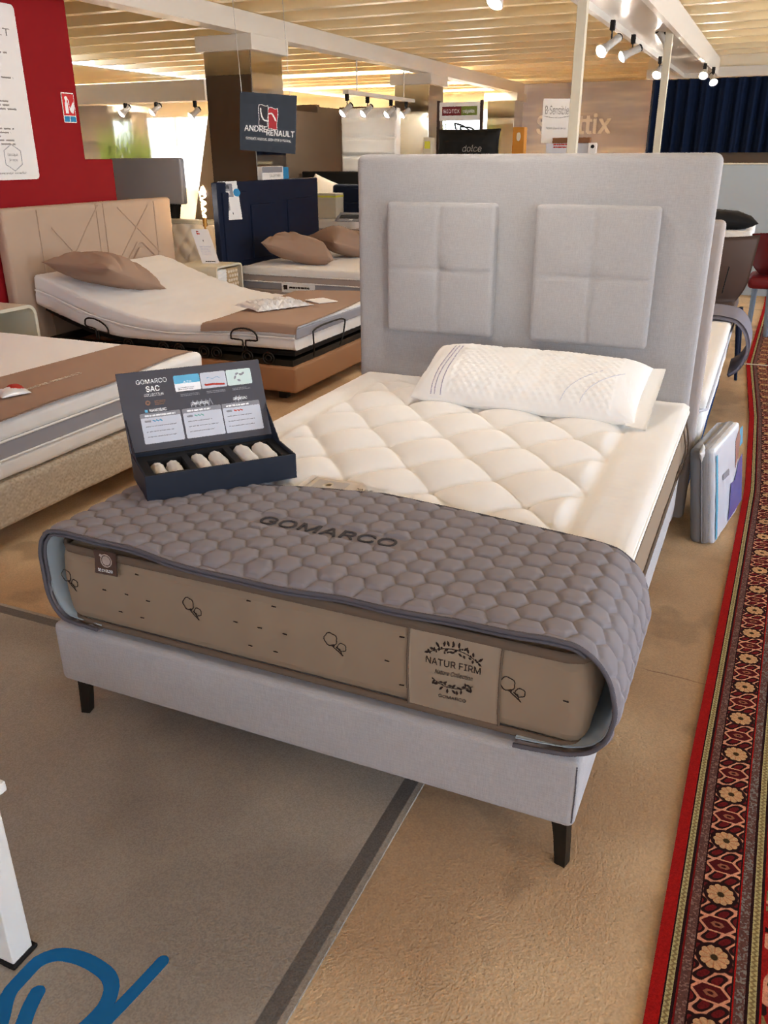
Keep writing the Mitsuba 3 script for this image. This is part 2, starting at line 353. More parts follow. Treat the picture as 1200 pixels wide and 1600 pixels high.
ys = [-4.8, -1.9, 1.0, 3.9, 6.8, 9.7, 11.6]
struct('wall_right', cat(bx((5.2, -5, 0), (5.35, 17, 0.25)), bx((5.2, -5, 2.62), (5.35, 17, 2.95)), bx((5.2, 11.6, .25), (5.35, 17, 2.62)), bx((5.2, -5, .25), (5.35, -4.8, 2.62))), 'cream_paint', 'unseen shop front wall on the right, mostly glass')
for i in range(6):  # windows out of view, placed to light the room from the right
    w = struct(f'window_{i + 2}', bx((5.27, ys[i], 0.25), (5.275, ys[i + 1], 2.62)), 'pane', 'tall shop window out of view on the right, lighting the bed sides')
    put('frame', cat(*[bx((5.22, y - .03, .25), (5.33, y + .03, 2.62)) for y in (ys[i] + .03, ys[i + 1] - .03)]), 'beam_white', w)
cl = struct('ceiling', bx((-7.5, -5, 2.95), (5.4, 17, 3.05)), 'cream_paint', 'cream boarded ceiling above the joists')
JY = [5.86 + 0.612 * k for k in range(-17, 19)]
for y in JY:
    if -5 < y < 16.9: put('joist', bx((-7.34, y, 2.655), (5.19, y + 0.10, 2.95)), 'joist', cl, smooth=False)
b1 = struct('trim_1', bx((-3.02, 2.2, 2.487), (-2.85, 14.9, 2.65)), 'beam_white', 'white beam carried by the mirrored columns', smooth=False)
b2 = struct('trim_2', rotz(bx((-3.02, -3.6, 2.487), (-2.85, 2.5, 2.65)), -1.5, (-2.93, 2.3, 0)), 'beam_white', 'white beam continuing over the red wall', smooth=False)
# wide glossy channel with its two rails
ch = struct('trim_3', bx((0.17, -3, 2.49), (0.60, 11.9, 2.53)), 'gloss_panel', 'glossy grey ceiling channel between two rails', smooth=False)
for x in (0.15, 0.585): put('rail', bx((x, -3, 2.44), (x + .045, 11.9, 2.65)), 'beam_white', ch, smooth=False)
struct('trim_4', bx((-0.30, 11.86, 2.43), (5.19, 11.96, 2.55)), 'beam_white', 'white pelmet over the navy curtain', smooth=False)
struct('trim_5', bx((-0.30, 11.94, 2.55), (5.19, 12.04, 2.95)), 'cream_paint', 'cream strip over the pelmet', smooth=False)
for x, y, nm in ((0.36, 4.45, 'nearer'), (0.545, 7.15, 'farther')):
    p = one('support_pole', rbox((x - .03, y - .03, 0), (x + .03, y + .03, 2.49), .004), 'cream_lacquer', f'{nm} of the two slim cream posts under the glossy ceiling channel', 'post')
# mirrored columns
for i, y in enumerate((5.82, 10.25, 14.45)):
    c = struct('column', bx((-3.37, y + .01, 0), (-2.89, y + .55, 2.36)), 'brown_wall', ('first mirrored column, behind the navy headboard', 'second mirrored column, right of the tall white mattress', 'third mirrored column, beside the cloud-printed wall')[i])
    put('front_panel', bx((-3.375, y, 0), (-2.885, y + .01, 2.36)), 'mirror' if i else 'brown_reflection', c, smooth=False)  # on the first column the reflected brown is put into the colour
    put('side_mirror', bx((-2.89, y + .01, 0), (-2.88, y + .55, 2.36)), 'mirror', c, smooth=False)
    if i == 0: put('top_mirror', bx((-3.375, y - .004, 2.17), (-2.885, y, 2.36)), 'mirror', c, smooth=False)
    put('capital', rbox((-3.43, y - .05, 2.36), (-2.83, y + .60, 2.487), .004), 'beam_white', c)
# red wall with lower return
struct('wall_red', bx((-3.34, -5, 0), (-3.25, 3.965, 2.95)), 'red_wall', 'deep red painted wall on the left', smooth=False)
one('red_panel', rbox((-3.36, 3.97, 0), (-3.27, 4.30, 1.475), .012), 'red_wall', 'low red padded panel at the end of the red wall', 'panel')
# far partitions
struct('wall_cloud', bx((-2.88, 15.0, 0), (-0.55, 15.1, 2.65)), 'sky_print', 'partition printed with pale clouds', smooth=False)
one('wall_letters', place(txt('Senttix', 0.30, 1.32, .03, True), (-1.94, 14.999, 1.83), (1, 0, 0), (0, 0, 1)), 'white_print', 'white raised lettering on the cloud-printed partition', 'lettering', smooth=False)
struct('wall_brown', bx((-4.30, 8.2, 0), (-4.2, 9.55, 2.02)), 'brown_wall', 'brown partition wall at left of the far bed', smooth=False)
struct('wall_brown_far', bx((-4.30, 10.4, 0), (-3.9, 10.5, 2.12)), 'brown_wall', 'brown partition wall behind the far bed', smooth=False)
struct('wall_brown_end', bx((-5.2, 9.6, 0), (-4.25, 9.7, 2.12)), 'brown_wall', 'brown partition return', smooth=False)
struct('wall_brown_side', bx((-4.30, 9.55, 0), (-4.2, 10.4, 2.09)), 'brown_wall', 'brown partition behind the tall white mattress', smooth=False)
one('bulkhead', bx((-7.3, 7.77, 2.10), (-4.75, 8.05, 2.32)), 'beam_white', 'grey-white hanging bulkhead left of the first column', 'bulkhead', smooth=False)
# curtain, its low wall and the blue-grey partition
x = np.linspace(-0.24, 3.4, 420); z = np.linspace(1.5, 2.435, 8); X, Z = np.meshgrid(x, z, indexing='ij')
fold = 0.04 * np.sin(X * 34 + 1.6 * np.sin(X * 5)) + 0.015 * np.sin(X * 81 + 2)
P = np.stack([X, 12.08 + fold * (1.25 - .5 * (Z - 1.5)), Z], -1)
one('curtain', sheet(P, 0.006, np.zeros_like(P) + [0, -1, 0]), 'navy_curtain', 'navy pleated curtain along the far right', 'curtain', smooth=True)
struct('wall_low', bx((-0.24, 12.15, 0), (5.19, 12.25, 1.6)), 'brown_wall', 'brown low wall under the navy curtain', smooth=False)
k = thing('partition', 'blue-grey low partition at far right under the navy curtain', 'partition')
put('panel', rbox((0.95, 9.0, 0.02), (3.1, 9.06, 1.38), .008), 'grey_blue_panel', k)
put('edge_strip', rbox((0.95, 8.995, 1.38), (3.1, 9.065, 1.395), .004), 'cream_lacquer', k)
# light boxes between joists beyond the columns
for (x0, x1, y) in ((-6.2, -3.5, 11.38), (-7.2, -3.4, 13.82), (-5.2, -3.3, 15.66)):
    L = thing('light_box', f"bright strip light between the joists beyond the columns, {'nearest' if y < 12 else 'middle' if y < 15 else 'farthest'} of three", 'ceiling light')
    put('housing', bx((x0 - .03, y, 2.87), (x1 + .03, y + .42, 2.95)), 'beam_white', L)
    put('diffuser', bx((x0, y + .03, 2.86), (x1, y + .39, 2.872)), 'lacquer_white', L, emitter=emit((1.0, .96, .88), BOX_W))

# ------------------------------------------------------------------ track spots
def spot(tip, base, z1, label, group=None, beam=0.0, wide=55):
    """tip: centre of the bulb; base: back end of the barrel; z1: height of the rail it hangs from"""
    tip, base = A(tip, float), A(base, float); d = tip - base; L = np.linalg.norm(d); d /= L
    s = thing('track_spot', label, 'spotlight', group)
    mid = base + d * L * .45
    put('mount', rbox((mid[0] - .018, mid[1] - .02, z1 - .07), (mid[0] + .018, mid[1] + .02, z1), .004), 'black', s)
    put('stem', cyl((mid[0], mid[1], z1 - .065), mid, .006, 8), 'black_metal', s)
    put('barrel', tube([base, base + d * .01, base + d * L * .62, base + d * L * .8, base + d * L * .93, tip], [.026, .030, .030, .036, .046, .050], 20), 'lamp_silver', s)
    put('end_cap', tube([base - d * .012, base - d * .004, base + d * .003], [.022, .030, .030], 16), 'black', s)
    u = np.cross(d, [0, 0, 1.]); u /= np.linalg.norm(u)
    bulb = lathe([(0, .022), (.02, .019), (.036, .010), (.044, 0), (0, -.001)], 20)
    put('bulb', place(bulb, tip + d * .001, u, np.cross(d, u)), 'white_print', s, emitter=emit((1.0, .93, .82), SPOT_W))
    if beam:  # only the unseen spots over the beds carry this beam
        o = tip + d * .03
        scene[s + '__beam'] = {'type': 'spot', 'intensity': {'type': 'rgb', 'value': [beam * SPOT_I * q for q in (1.0, .95, .88)]}, 'cutoff_angle': float(wide), 'beam_width': wide * .45, 'to_world': T().look_at(origin=o.tolist(), target=(o + d).tolist(), up=[0.1, 1, 0.2])}
spot((0.20, 5.95, 2.22), (0.30, 6.12, 2.33), 2.44, 'track spot nearest on the near rail of the glossy channel, left of the farther post')
spot((0.19, 6.95, 2.27), (0.33, 7.02, 2.34), 2.44, 'second track spot on the near rail, beam tilted to the left')
spot((0.51, 7.42, 2.38), (0.42, 7.35, 2.50), 2.53, 'large bright track spot on the far rail right of the farther post top')
spot((0.235, 8.9, 2.26), (0.26, 8.99, 2.34), 2.44, 'glowing track spot low beside the farther post')
spot((0.62, 9.9, 2.31), (0.62, 10.02, 2.40), 2.44, 'glowing track spot on the far rail before the navy curtain, left of a pair')
spot((0.70, 10.4, 2.27), (0.66, 10.5, 2.36), 2.44, 'smaller track spot before the navy curtain, right of a pair')
spot((-0.86, 4.27, 2.545), (-0.83, 4.33, 2.63), 2.655, 'track spot at the top edge above the grey headboard')
for x, y, dx, dy, where in ((.16, 3.4, -.45, -.6, 'over the pillow end of the grey bed'), (.62, 1.4, .05, .10, 'over the foot end of the grey bed'), (.16, 2.3, -.8, .2, 'turned towards the beds along the red wall')):  # spots out of view, placed to light the mattress tops
    v_ = A([dx, dy, -1.0]); v_ = v_ / np.linalg.norm(v_) * .14
    spot((x + v_[0] * .5, y + v_[1] * .5, 2.27 + v_[2] * .5), (x - v_[0] * .5, y - v_[1] * .5, 2.27 - v_[2] * .5), 2.44, 'unseen track spot on the glossy channel ' + where, 'unseen track spots lighting the beds', 1.0)
tk = thing('ceiling_track', 'slim pale track with spots behind the hanging navy sign', 'lighting track')
put('bar', bx((-3.05, 8.0, 2.13), (-2.98, 10.0, 2.17)), 'beam_white', tk); put('rod', cyl((-3.015, 8.3, 2.16), (-3.015, 8.3, 2.66), .008), 'beam_white', tk); put('rod', cyl((-3.015, 9.7, 2.16), (-3.015, 9.7, 2.66), .008), 'beam_white', tk)
for i, y in enumerate((8.05, 8.6, 9.3, 9.8)):
    spot((-3.06, y - .05, 1.93 + .015 * i), (-2.98, y + .02, 2.02 + .01 * i), 2.13, ('leftmost', 'second', 'third', 'rightmost')[i] + ' of four spots on the track right of the hanging navy sign', 'spots behind the sign')

for x, z, w in ((-6.02, 1.98, 'leftmost'), (-5.55, 1.985, 'middle'), (-4.98, 1.93, 'rightmost')):  # reflected bulbs, built here as added lamps
    spot((x, 7.78, z), (x + .07, 7.86, z + .085), 2.10, w + ' of three added spots standing in for reflected bulbs under the bulkhead left of the first column', 'added spots under the bulkhead')
# ================================================================== rugs on the floor
P = sbox(-1.75, -3.2, 1.034, 0.425).buffer(0)
gr = thing('logo_mat', 'large grey mat with dark edge band and blue script under the foot of the bed', 'mat')
put('pile', flat(P, .008), 'rug', gr, smooth=False)
def stroke(pts, w, n=50): return LineString(spline(pts, n)).buffer(w / 2, quad_segs=8)
sc = [stroke([(0.742, -.537), (0.733, -.62), (0.722, -.70), (.70, -.86)], .026),
      stroke([(.60, -.85), (.547, -.765), (.512, -.70), (.512, -.645), (.545, -.606), (.60, -.597), (.655, -.603), (.689, -.625), (.703, -.665), (.695, -.72), (.672, -.78), (.62, -.85)], .030),
      stroke([(.563, -.690), (.571, -.715), (.588, -.75), (.62, -.80)], .030)]
put('script', place(flat(union_all(sc), .0012), (0, 0, .0079)), 'rug_blue', gr, smooth=False, label='blue script lettering woven into the mat')
def runner(y0, y1, name, label):
    y = np.linspace(y0, y1, 60); u = np.linspace(0, .9, 12)
    edge = np.interp(y, [-2, -.28, .5, .95, 1.8, 2.7, 4.0, 5.48, 5.52, 8.5], [1.645, 1.643, 1.651, 1.662, 1.682, 1.70, 1.675, 1.60, 1.60, 1.66])
    U, Y = np.meshgrid(u, y, indexing='ij'); X = U + edge[None]
    P = np.stack([X, Y, X * 0 + .010], -1); m = sheet(P, .0095, np.zeros_like(P) + [0, 0, 1])
    uvs = np.stack([U, Y], -1).reshape(-1, 2)
    r = thing(name, label, 'rug'); put('pile', m, 'persian', r, smooth=True, uv=np.vstack([uvs, uvs]))
    return r
r1 = runner(-2.4, 5.46, 'persian_runner', 'nearer red and brown patterned oriental runner along the aisle')
r2 = runner(5.5, 9.6, 'persian_runner', 'farther oriental runner beginning beside the red chair')
put('fringe', bx((1.50, 5.455, .004), (2.55, 5.475, .014)), 'cream_lacquer', r1)

# ================================================================== main bed
BX0, BX1, BY1 = 0.0, 1.44, 1.95
bed = thing('upholstered_bed', 'light grey upholstered double bed with tall headboard and black metal legs', 'bed')
put('base', softbox((BX0, 0, .1417), (BX1, 1.94, .3256), .018, .05, lambda p, n: .002 * (meshkit.noise(p * 5) - .5)), 'linen', bed, smooth=True)
put('corner_seam', tube([(1.4345, .004, .16), (1.436, .003, .24), (1.4345, .004, .31)], .0016, 6), 'tape_grey', bed)
hb = put('headboard', softbox((.004, 1.953, .06), (1.434, 2.05, 1.497), .032, .05, lambda p, n: .0015 * (meshkit.noise(p * 4) - .5)), 'linen', bed, smooth=True)
def panel(x0, x1, z0, z1):
    cx, cz, w, h = (x0 + x1) / 2, (z0 + z1) / 2, x1 - x0, z1 - z0
    def d(p, n):
        a, b = np.abs(p[:, 0] - cx), np.abs(p[:, 2] - cz)
        puff = .012 * (1 - (2 * a / w) ** 4) * (1 - (2 * b / h) ** 4)
        groove = -.0045 * np.exp(-(a / .006) ** 2) - .0045 * np.exp(-(b / .006) ** 2) - .009 * np.exp(-((a ** 2 + b ** 2) / .035 ** 2)) - .002 * (np.exp(-(a / .03) ** 2) + np.exp(-(b / .03) ** 2))
        return np.where(n[:, 1] < -.3, (puff + groove + .002 * (meshkit.noise(p * 14) - .5)) * np.clip(-n[:, 1], 0, 1), 0)
    k = put('padded_panel', softbox((x0, 1.898, z0), (x1, 1.96, z1), .016, .011, d), 'linen', hb, smooth=True)
panel(.1671, .6321, .7957, 1.3185); panel(.7929, 1.2521, .7957, 1.3185)
def leg(x, y, sx, sy):
    pts = [(0, .145), (.006, 0), (-.020, 0), (-.030, .085), (-.036, .112), (-.052, .130), (-.105, .139), (-.105, .145)]
    prof = Polygon([(a + .06, b) for a, b in pts])
    if x < 1: prof = affinity.scale(prof, 1, .945, origin=(0, .145))
    m = trimesh.creation.extrude_polygon(prof.buffer(-.002).buffer(.002), .026, engine='earcut')
    d = A([sx, sy, 0.]); d /= np.linalg.norm(d)
    return place(m, A([x, y, 0.]) - d * .06 - np.cross(d, [0, 0, 1.]) * .013, d, (0, 0, 1))
for x, y, sx, sy in ((.016, .05, -1, -.25), (1.424, .045, 1, -.25), (.03, 1.85, -1, .3), (1.41, 1.85, 1, .3)):
    put('leg', leg(x, y, sx, sy), 'black_metal', bed, smooth=25)

# ---- mattress
mt = thing('mattress', 'thick beige mattress with white tufted top on the light grey bed', 'mattress')
MX0, MX1 = .05, 1.446
def wr(p):
    return .0016 * np.sin(p[:, 0] * 55 + 3 * np.sin(p[:, 0] * 7)) * np.sin(np.clip((p[:, 2] - .35) / .21, 0, 1) * np.pi)
def bulge(p, n):
    o = .010 * np.sin(np.clip((p[:, 2] - .345) / .215, 0, 1) * np.pi)
    side = np.clip(1 - np.abs(n[:, 2]), 0, 1)
    return (o + (meshkit.fbm(p * A([7, 7, 3.]), 3) - .5) * .006 + wr(p)) * side
body = softbox((MX0 + .006, .018, .343), (MX1 - .008, 1.935, .568), .035, .018, bulge)
put('body', body, 'tick_beige', mt, smooth=True)
def front_y(x, z):
    p = A([[x, .018, z]]); return .018 - float(bulge(p, A([[0, -1., 0]]))[0])
def ring(z, inset=0., r=.05, y0=.012, y1=1.94):
    q = sbox(MX0 + inset + r, y0 + inset + r, MX1 - inset - r, y1 - inset - r).buffer(r, quad_segs=8).exterior
    return A([(*q.interpolate(t, normalized=True).coords[0], z) for t in np.linspace(0, 1, 200, endpoint=False)])
def band(rg, h, w):
    """flat tape: an oval tube"""
    m = tube(rg, 1.0, 10, True); c = np.repeat(rg, 10, 0); v = m.vertices - c
    m.vertices = c + v * A([w, w, h]); return m
put('top_tape', band(ring(.562, .004), .012, .007), 'tape_brown', mt, smooth=True); put('bottom_tape', band(ring(.350, .004), .009, .007), 'tape_brown', mt, smooth=True)
rg_ = ring(.577, .001); k0 = int(np.argmin(np.hypot(rg_[:, 0] - MX0, rg_[:, 1] - .45))); k1 = int(np.argmin(np.hypot(rg_[:, 0] - MX1, rg_[:, 1] - .45)))
rg_ = np.roll(rg_, -k0, 0); k1 = (k1 - k0) % 200; rg_ = rg_[:k1] if rg_[:k1, 1].mean() > .9 else np.vstack([rg_[k1:], rg_[:1]])
put('piping', tube(rg_, .0045, 8), 'white_fabric', mt, smooth=True)
def tuft(p, n):
    x, y = p[:, 0], p[:, 1]
    a, b = (x - .425) / .28, (y - .84) / .33; P, Q = a + b, a - b
    s = np.sqrt(np.abs(np.sin(np.pi * P) * np.sin(np.pi * Q)))
    m = np.minimum(np.abs(np.sin(np.pi * P)), np.abs(np.sin(np.pi * Q)))
    h = .037 * s ** .6 - .003 * np.exp(-(m / .05) ** 2)
    dP, dQ = np.abs(P - np.round(P)), np.abs(Q - np.round(Q)); h -= .010 * np.exp(-((dP ** 2 + dQ ** 2) / .05 ** 2))
    inside = (x > .165) & (x < 1.268) & (y < 1.80)
    e = np.minimum.reduce([x - .165, 1.268 - x, 1.80 - y]); k = np.clip(e / .05, 0, 1); k = k * k * (3 - 2 * k)
    bd = .022 * np.clip(-e / .04, 0, 1) ** .5 + .0016 * np.sin(y * 210 + 4 * meshkit.noise(p * 9)) * (meshkit.noise(p * A([3, 11, 1.]) + 5)) * np.clip(-e / .03, 0, 1)
    edge = np.clip(np.minimum.reduce([x - MX0, MX1 - x, y - .05, 1.94 - y]) / .05, 0, 1)
    low = 1 - .45 * np.clip((.62 - y) / .12, 0, 1)
    top = low * np.where(inside, h * (.25 + .75 * k), bd * (.35 + .65 * np.sqrt(edge)))
    return np.where(n[:, 2] > .05, top * np.clip(n[:, 2], 0, 1) * np.clip(edge * 3, 0, 1), 0) + .003 * (meshkit.fbm(p * 16, 3) - .5) * (n[:, 2] > .2)
put('topper', softbox((MX0 + .002, .05, .572), (MX1 - .003, 1.94, .583), .0055, .0085, tuft), 'mattress_white', mt, smooth=True)
for i in range(-1, 6):
    for j in range(-1, 8):
        for o in (0, .5):
            x, y = .425 + .28 * (i + o), .84 + .33 * (j + o)
            if .19 < x < 1.28 and .6 < y < 1.72: put('tuft_button', place(lathe([(0, .003), (.004, .0025), (.007, 0), (0, -.002)], 8), (x, y, .577)), 'mattress_white', mt)
# handle strap near the head on the right-hand side
for y in (1.70, 1.80):
    put('handle', sheet(A([[[1.449 + .018 * math.sin(t * math.pi), y + o, .56 - .2 * t] for o in (-.012, .012)] for t in np.linspace(0, 1, 14)]), .004), 'tape_brown', mt, smooth=True)
# label panel
lx0, lx1, lz0, lz1 = 1.048, 1.258, .352, .572
xs, zs = np.linspace(lx0, lx1, 24), np.linspace(lz0, lz1, 16)
P = A([[(x, front_y(x, z) - .0035, z) for z in zs] for x in xs])
lb = put('label_panel', sheet(P, .004, np.zeros_like(P) + [0, -1, 0]), 'label_beige', mt, smooth=True)
for x in (lx0, lx1): put('edge_cord', tube([(x, front_y(x, z) - .004, z) for z in zs], .0028, 6), 'tape_brown', lb)
def on_front(m, x, z, off=.0045):
    m = m.copy(); v = m.vertices; X, Z = x + v[:, 0], z + v[:, 1]
    pts = np.stack([X, X * 0 + .018, Z], 1); n = np.zeros_like(pts) + [0, -1., 0]
    y = .018 - bulge(pts, n) - off - v[:, 2] * .6
    return trimesh.Trimesh(np.stack([X, y, Z], 1), m.faces, process=False)
lc = (lx0 + lx1) / 2
put('lettering', on_front(txt('NATUR FIRM', .0155, .124, .0008), lc, .482), 'print_dark', lb, smooth=False)
put('lettering', on_front(txt('Nature Collection', .011, .084, .0008, shear=.2), lc + .002, .461), 'print_dark', lb, smooth=False)
put('lettering', on_front(txt('GOMARCO', .0085, .062, .0008), lc, .399), 'print_dark', lb, smooth=False)
def leafp(x, y, a, L, w):
    t = np.linspace(0, np.pi, 9); q = np.r_[np.stack([np.linspace(0, L, 9), np.sin(t) * w], 1), np.stack([np.linspace(L, 0, 9), -np.sin(t) * w], 1)]
    return affinity.translate(affinity.rotate(Polygon(q).buffer(0), a, (0, 0)), x, y)
def wreath(up, n, wx, hz, r):
    out = []
    for i in range(n):
        t = -1 + 2 * (i + .5) / n; x0 = t * wx; y0 = hz * (1 - t * t) * .75
        out.append(leafp(x0, y0 * up, up * (100 - 60 * t + r.uniform(-55, 55)), r.uniform(.010, .016), .0026))
        out.append(leafp(x0, y0 * up * .55, up * (-20 - 80 * t + r.uniform(-70, 70)), r.uniform(.008, .014), .0024))
        out.append(Point(x0 + r.uniform(-.006, .006), y0 * up * r.uniform(.3, 1.1)).buffer(.0022, quad_segs=3))
    q = np.linspace(-1, 1, 14); out.append(LineString(np.stack([q * wx, hz * .6 * up * (1 - q * q)], 1)).buffer(.0007))
    return union_all(out)
rr = np.random.default_rng(4)
put('leaf_print', on_front(flat(wreath(1, 11, .060, .036, rr)), lc, .505), 'print_dark', lb, smooth=False)
put('leaf_print', on_front(flat(wreath(-1, 9, .046, .028, rr)), lc, .447), 'print_dark', lb, smooth=False)
# small brown tag near the left corner
xs, zs = np.linspace(.190, .258, 6), np.linspace(.520, .583, 6)
P = A([[(x, front_y(x, z) - .016, z) for z in zs] for x in xs]); tg = put('tag', sheet(P, .003, np.zeros_like(P) + [0, -1, 0]), 'tag_brown', mt, smooth=True, label='small brown woven tag')
put('emblem', on_front(flat(Point(0, 0).buffer(.018).difference(Point(0, 0).buffer(.015)).union(Point(0, 0).buffer(.0125)).union(Point(-.016, .012).buffer(.004))), .227, .558, .0168), 'taupe_band', tg, smooth=False)
put('lettering', on_front(txt('RECYCLED', .0075, .044, .0008), .224, .527, .0168), 'white_print', tg, smooth=False)
# cotton flower outlines and stitched dashes
def cotton():
    def blob(r, n, cx, cy):
        t = np.linspace(0, 2 * np.pi, 40); return np.stack([cx + r * (1 + .16 * np.abs(np.sin(t * n / 2))) * np.cos(t), cy + r * (1 + .16 * np.abs(np.sin(t * n / 2))) * np.sin(t)], 1)
    g = [LineString(blob(.0145, 5, -.008, .012)).buffer(.0010), LineString(blob(.0095, 5, .020, -.004)).buffer(.0009),
         LineString([(-.004, -.004), (.008, -.014), (.022, -.026)]).buffer(.0012), LineString([(.006, -.006), (.016, -.014), (.02, -.026)]).buffer(.0009), Point(-.001, -.003).buffer(.0035), Point(.014, -.011).buffer(.0025)]
    return flat(union_all(g))
ct = cotton()
for x, z in ((.084, .470), (.472, .472), (.865, .468), (1.282, .462)): put('cotton_motif', on_front(ct, x, z, .0012), 'print_dark', mt, smooth=False)
ds = flat(rrect(-.006, -.0016, .006, .0016, .0012))
for x, z in ((.31, .53), (.202, .467), (.271, .467), (.341, .465), (.243, .41), (.313, .409), (.639, .529), (.707, .528), (.599, .464), (.668, .465), (.736, .464), (.636, .406), (.706, .406), (1.032, .526), (.998, .459), (1.032, .402), (1.398, .466)):
    put('stitch_dash', on_front(ds, x, z, .0012), 'print_dark', mt, smooth=False)

# ---- quilted runner
pl = spline([(.17, .3475), (.11, .3475), (.062, .352), (.030, .385), (.016, .44), (.015, .53), (.028, .585), (.06, .610), (.12, .615)], 46)
pr = spline([(1.32, .617), (1.40, .612), (1.452, .583), (1.486, .53), (1.499, .465), (1.488, .405), (1.455, .362), (1.40, .345), (1.30, .343)], 70)
mid = np.stack([np.linspace(.12, 1.32, 240)[1:-1], np.linspace(.615, .617, 240)[1:-1]], 1)
prof = np.vstack([pl, mid, pr]); s = np.r_[0, np.cumsum(np.linalg.norm(np.diff(prof, axis=0), axis=1))]
S = np.linspace(0, s[-1], 600); PX, PZ = np.interp(S, s, prof[:, 0]), np.interp(S, s, prof[:, 1])
yr = np.interp(PX, [0, .2, .375, .52, .75, 1.04, 1.43, 1.5], [.385, .43, .475, .515, .556, .522, .462, .46])
yf = -.012 + .006 * np.sin(PX * 9) + .003 * np.sin(PX * 23)
tv = np.linspace(0, 1, 180); Y = yf[:, None] + tv[None] * (yr - yf)[:, None]
P = np.stack([np.repeat(PX[:, None], 180, 1), Y, np.repeat(PZ[:, None], 180, 1)], -1)
P[..., 2] += .004 * np.exp(-(Y / .05) ** 2) * np.sin(PX * 6 + 1)[:, None] * (PZ > .6)[:, None] - .017 * np.exp(-((Y + .01) / .04) ** 2) * ((PX > .3) & (PX < 1.35) & (PZ > .6))[:, None] * np.sin(np.clip((PX - .3) / 1.05, 0, 1) * np.pi)[:, None]
n0 = np.cross(np.gradient(P, axis=0), np.gradient(P, axis=1)); n0 /= np.linalg.norm(n0, axis=-1, keepdims=True)
SS = np.repeat(S[:, None], 180, 1)
def hexd(x, y, fl):
    """distance to the nearest edge of flat-topped hexagons, fl between flats"""
    R = fl / math.sqrt(3); a, b = 3 * R, fl; best = None
    for ox, oy in ((0, 0), (a / 2, b / 2)):
        u = (x - ox + a / 2) % a - a / 2; v = (y - oy + b / 2) % b - b / 2
        d = fl / 2 - np.maximum(np.abs(v), np.abs(u) * math.sqrt(3) / 2 + np.abs(v) / 2)
        best = d if best is None else np.maximum(best, d)
    return np.maximum(best, 0)
h = hexd(SS, Y, .068); puff = .0105 * (1 - np.exp(-h / .0065))
tz = np.clip(1 - np.maximum(np.abs(P[..., 0] - .718) / .235, np.abs(Y - .263) / .036) , 0, 1); flatten = np.clip(tz * 6, 0, 1) * (PZ > .6)[:, None]
puff = puff * (1 - .85 * flatten) - .001 * flatten
end = np.clip(np.minimum(tv, 1 - tv)[None] * (yr - yf)[:, None] / .014, 0, 1)
P1 = P + n0 * (puff * end)[..., None]
qr = thing('quilted_runner', 'grey hexagon-quilted mattress runner folded over the foot of the mattress', 'runner')
put('quilt', sheet(P1, .0035, n0), 'hex_grey', qr, smooth=True)
put('lining', sheet((P - n0 * .0036)[:, 7:], .003, n0[:, 7:]), 'liner_blue', qr, smooth=True, label='pale blue-white lining')
for e, j in (('front', 0), ('rear', -1)):
    put('edge_tape', tube(P[:, j] - n0[:, j] * .001, .0052, 8), 'tape_grey', qr, smooth=True)
put('edge_tape', tube(P[64:485, 0] - n0[64:485, 0] * .013 + [0, .004, 0], .0042, 8), 'tape_grey', qr, smooth=True)
put('lettering', place(txt('GOMARCO', .042, .385, .002), (.718, .243, .6180)), 'letter_grey', qr, smooth=False, label='dark stitched lettering')
# ---- pillow leaning on the headboard
pw = thing('pillow', 'long white quilted pillow lying against the grey headboard', 'pillow')
m = pillow(.86, .345, .155, .02, .42, 190, .006, 3, 7, 9.0)
v = m.vertices; k = v[:, 2] > .01
v[k, 2] += .0045 * np.abs(np.sin((v[k, 0] + v[k, 1]) * 105) * np.sin((v[k, 0] - v[k, 1]) * 105)) ** .7 * np.clip((v[k, 2] - .01) / .02, 0, 1) * (np.abs(v[k, 0] - .03) < .31)
PO, PR = (.868, 1.660, .688), 22
def on_pillow(q): return orient(q, PO, PR, 0, -1.5)
put('cover', on_pillow(m), 'white_fabric', pw, smooth=True)
hem = sheet(np.stack(list(np.meshgrid(np.linspace(.40, .475, 6), np.linspace(-.185, .165, 10), indexing='ij')) + [np.zeros((6, 10))], -1) + np.stack([np.zeros((6, 10)), .012 * np.linspace(0, 1, 6)[:, None] * np.linspace(-1, 1, 10)[None], .006 * np.sin(np.linspace(0, 6, 10))[None] * np.linspace(0, 1, 6)[:, None]], -1), .006)
put('hem', on_pillow(hem), 'white_fabric', pw, smooth=True)
tri = trimesh.proximity
def ptop(x, y):
    u, w = abs(x) / .43, abs(y) / .1725
    return max(0, (1 - min(u, 1) ** 9) * (1 - min(w, 1) ** 3.2)) ** .62 * .155 * .58 + .002
for x0, x1 in ((-.34, -.315), (-.325, -.30), (-.30, -.285)):
    put('stitching', on_pillow(tube([(x0 + (x1 - x0) * t, -.172 + .25 * t, ptop(x0 + (x1 - x0) * t, -.172 + .25 * t) + .002) for t in np.linspace(0.02, 1, 24)], .0012, 5)), 'cloth_purple', pw)
for a0, c0 in ((.30, .10), (.37, .06)):
    put('seam', on_pillow(tube([(a0 - .14 + .13 * t, -.168 + .17 * t ** .6, ptop(a0 - .14 + .13 * t, -.168 + .17 * t ** .6) + .002) for t in np.linspace(.02, 1, 20)], .0012, 5)), 'pale_print', pw)

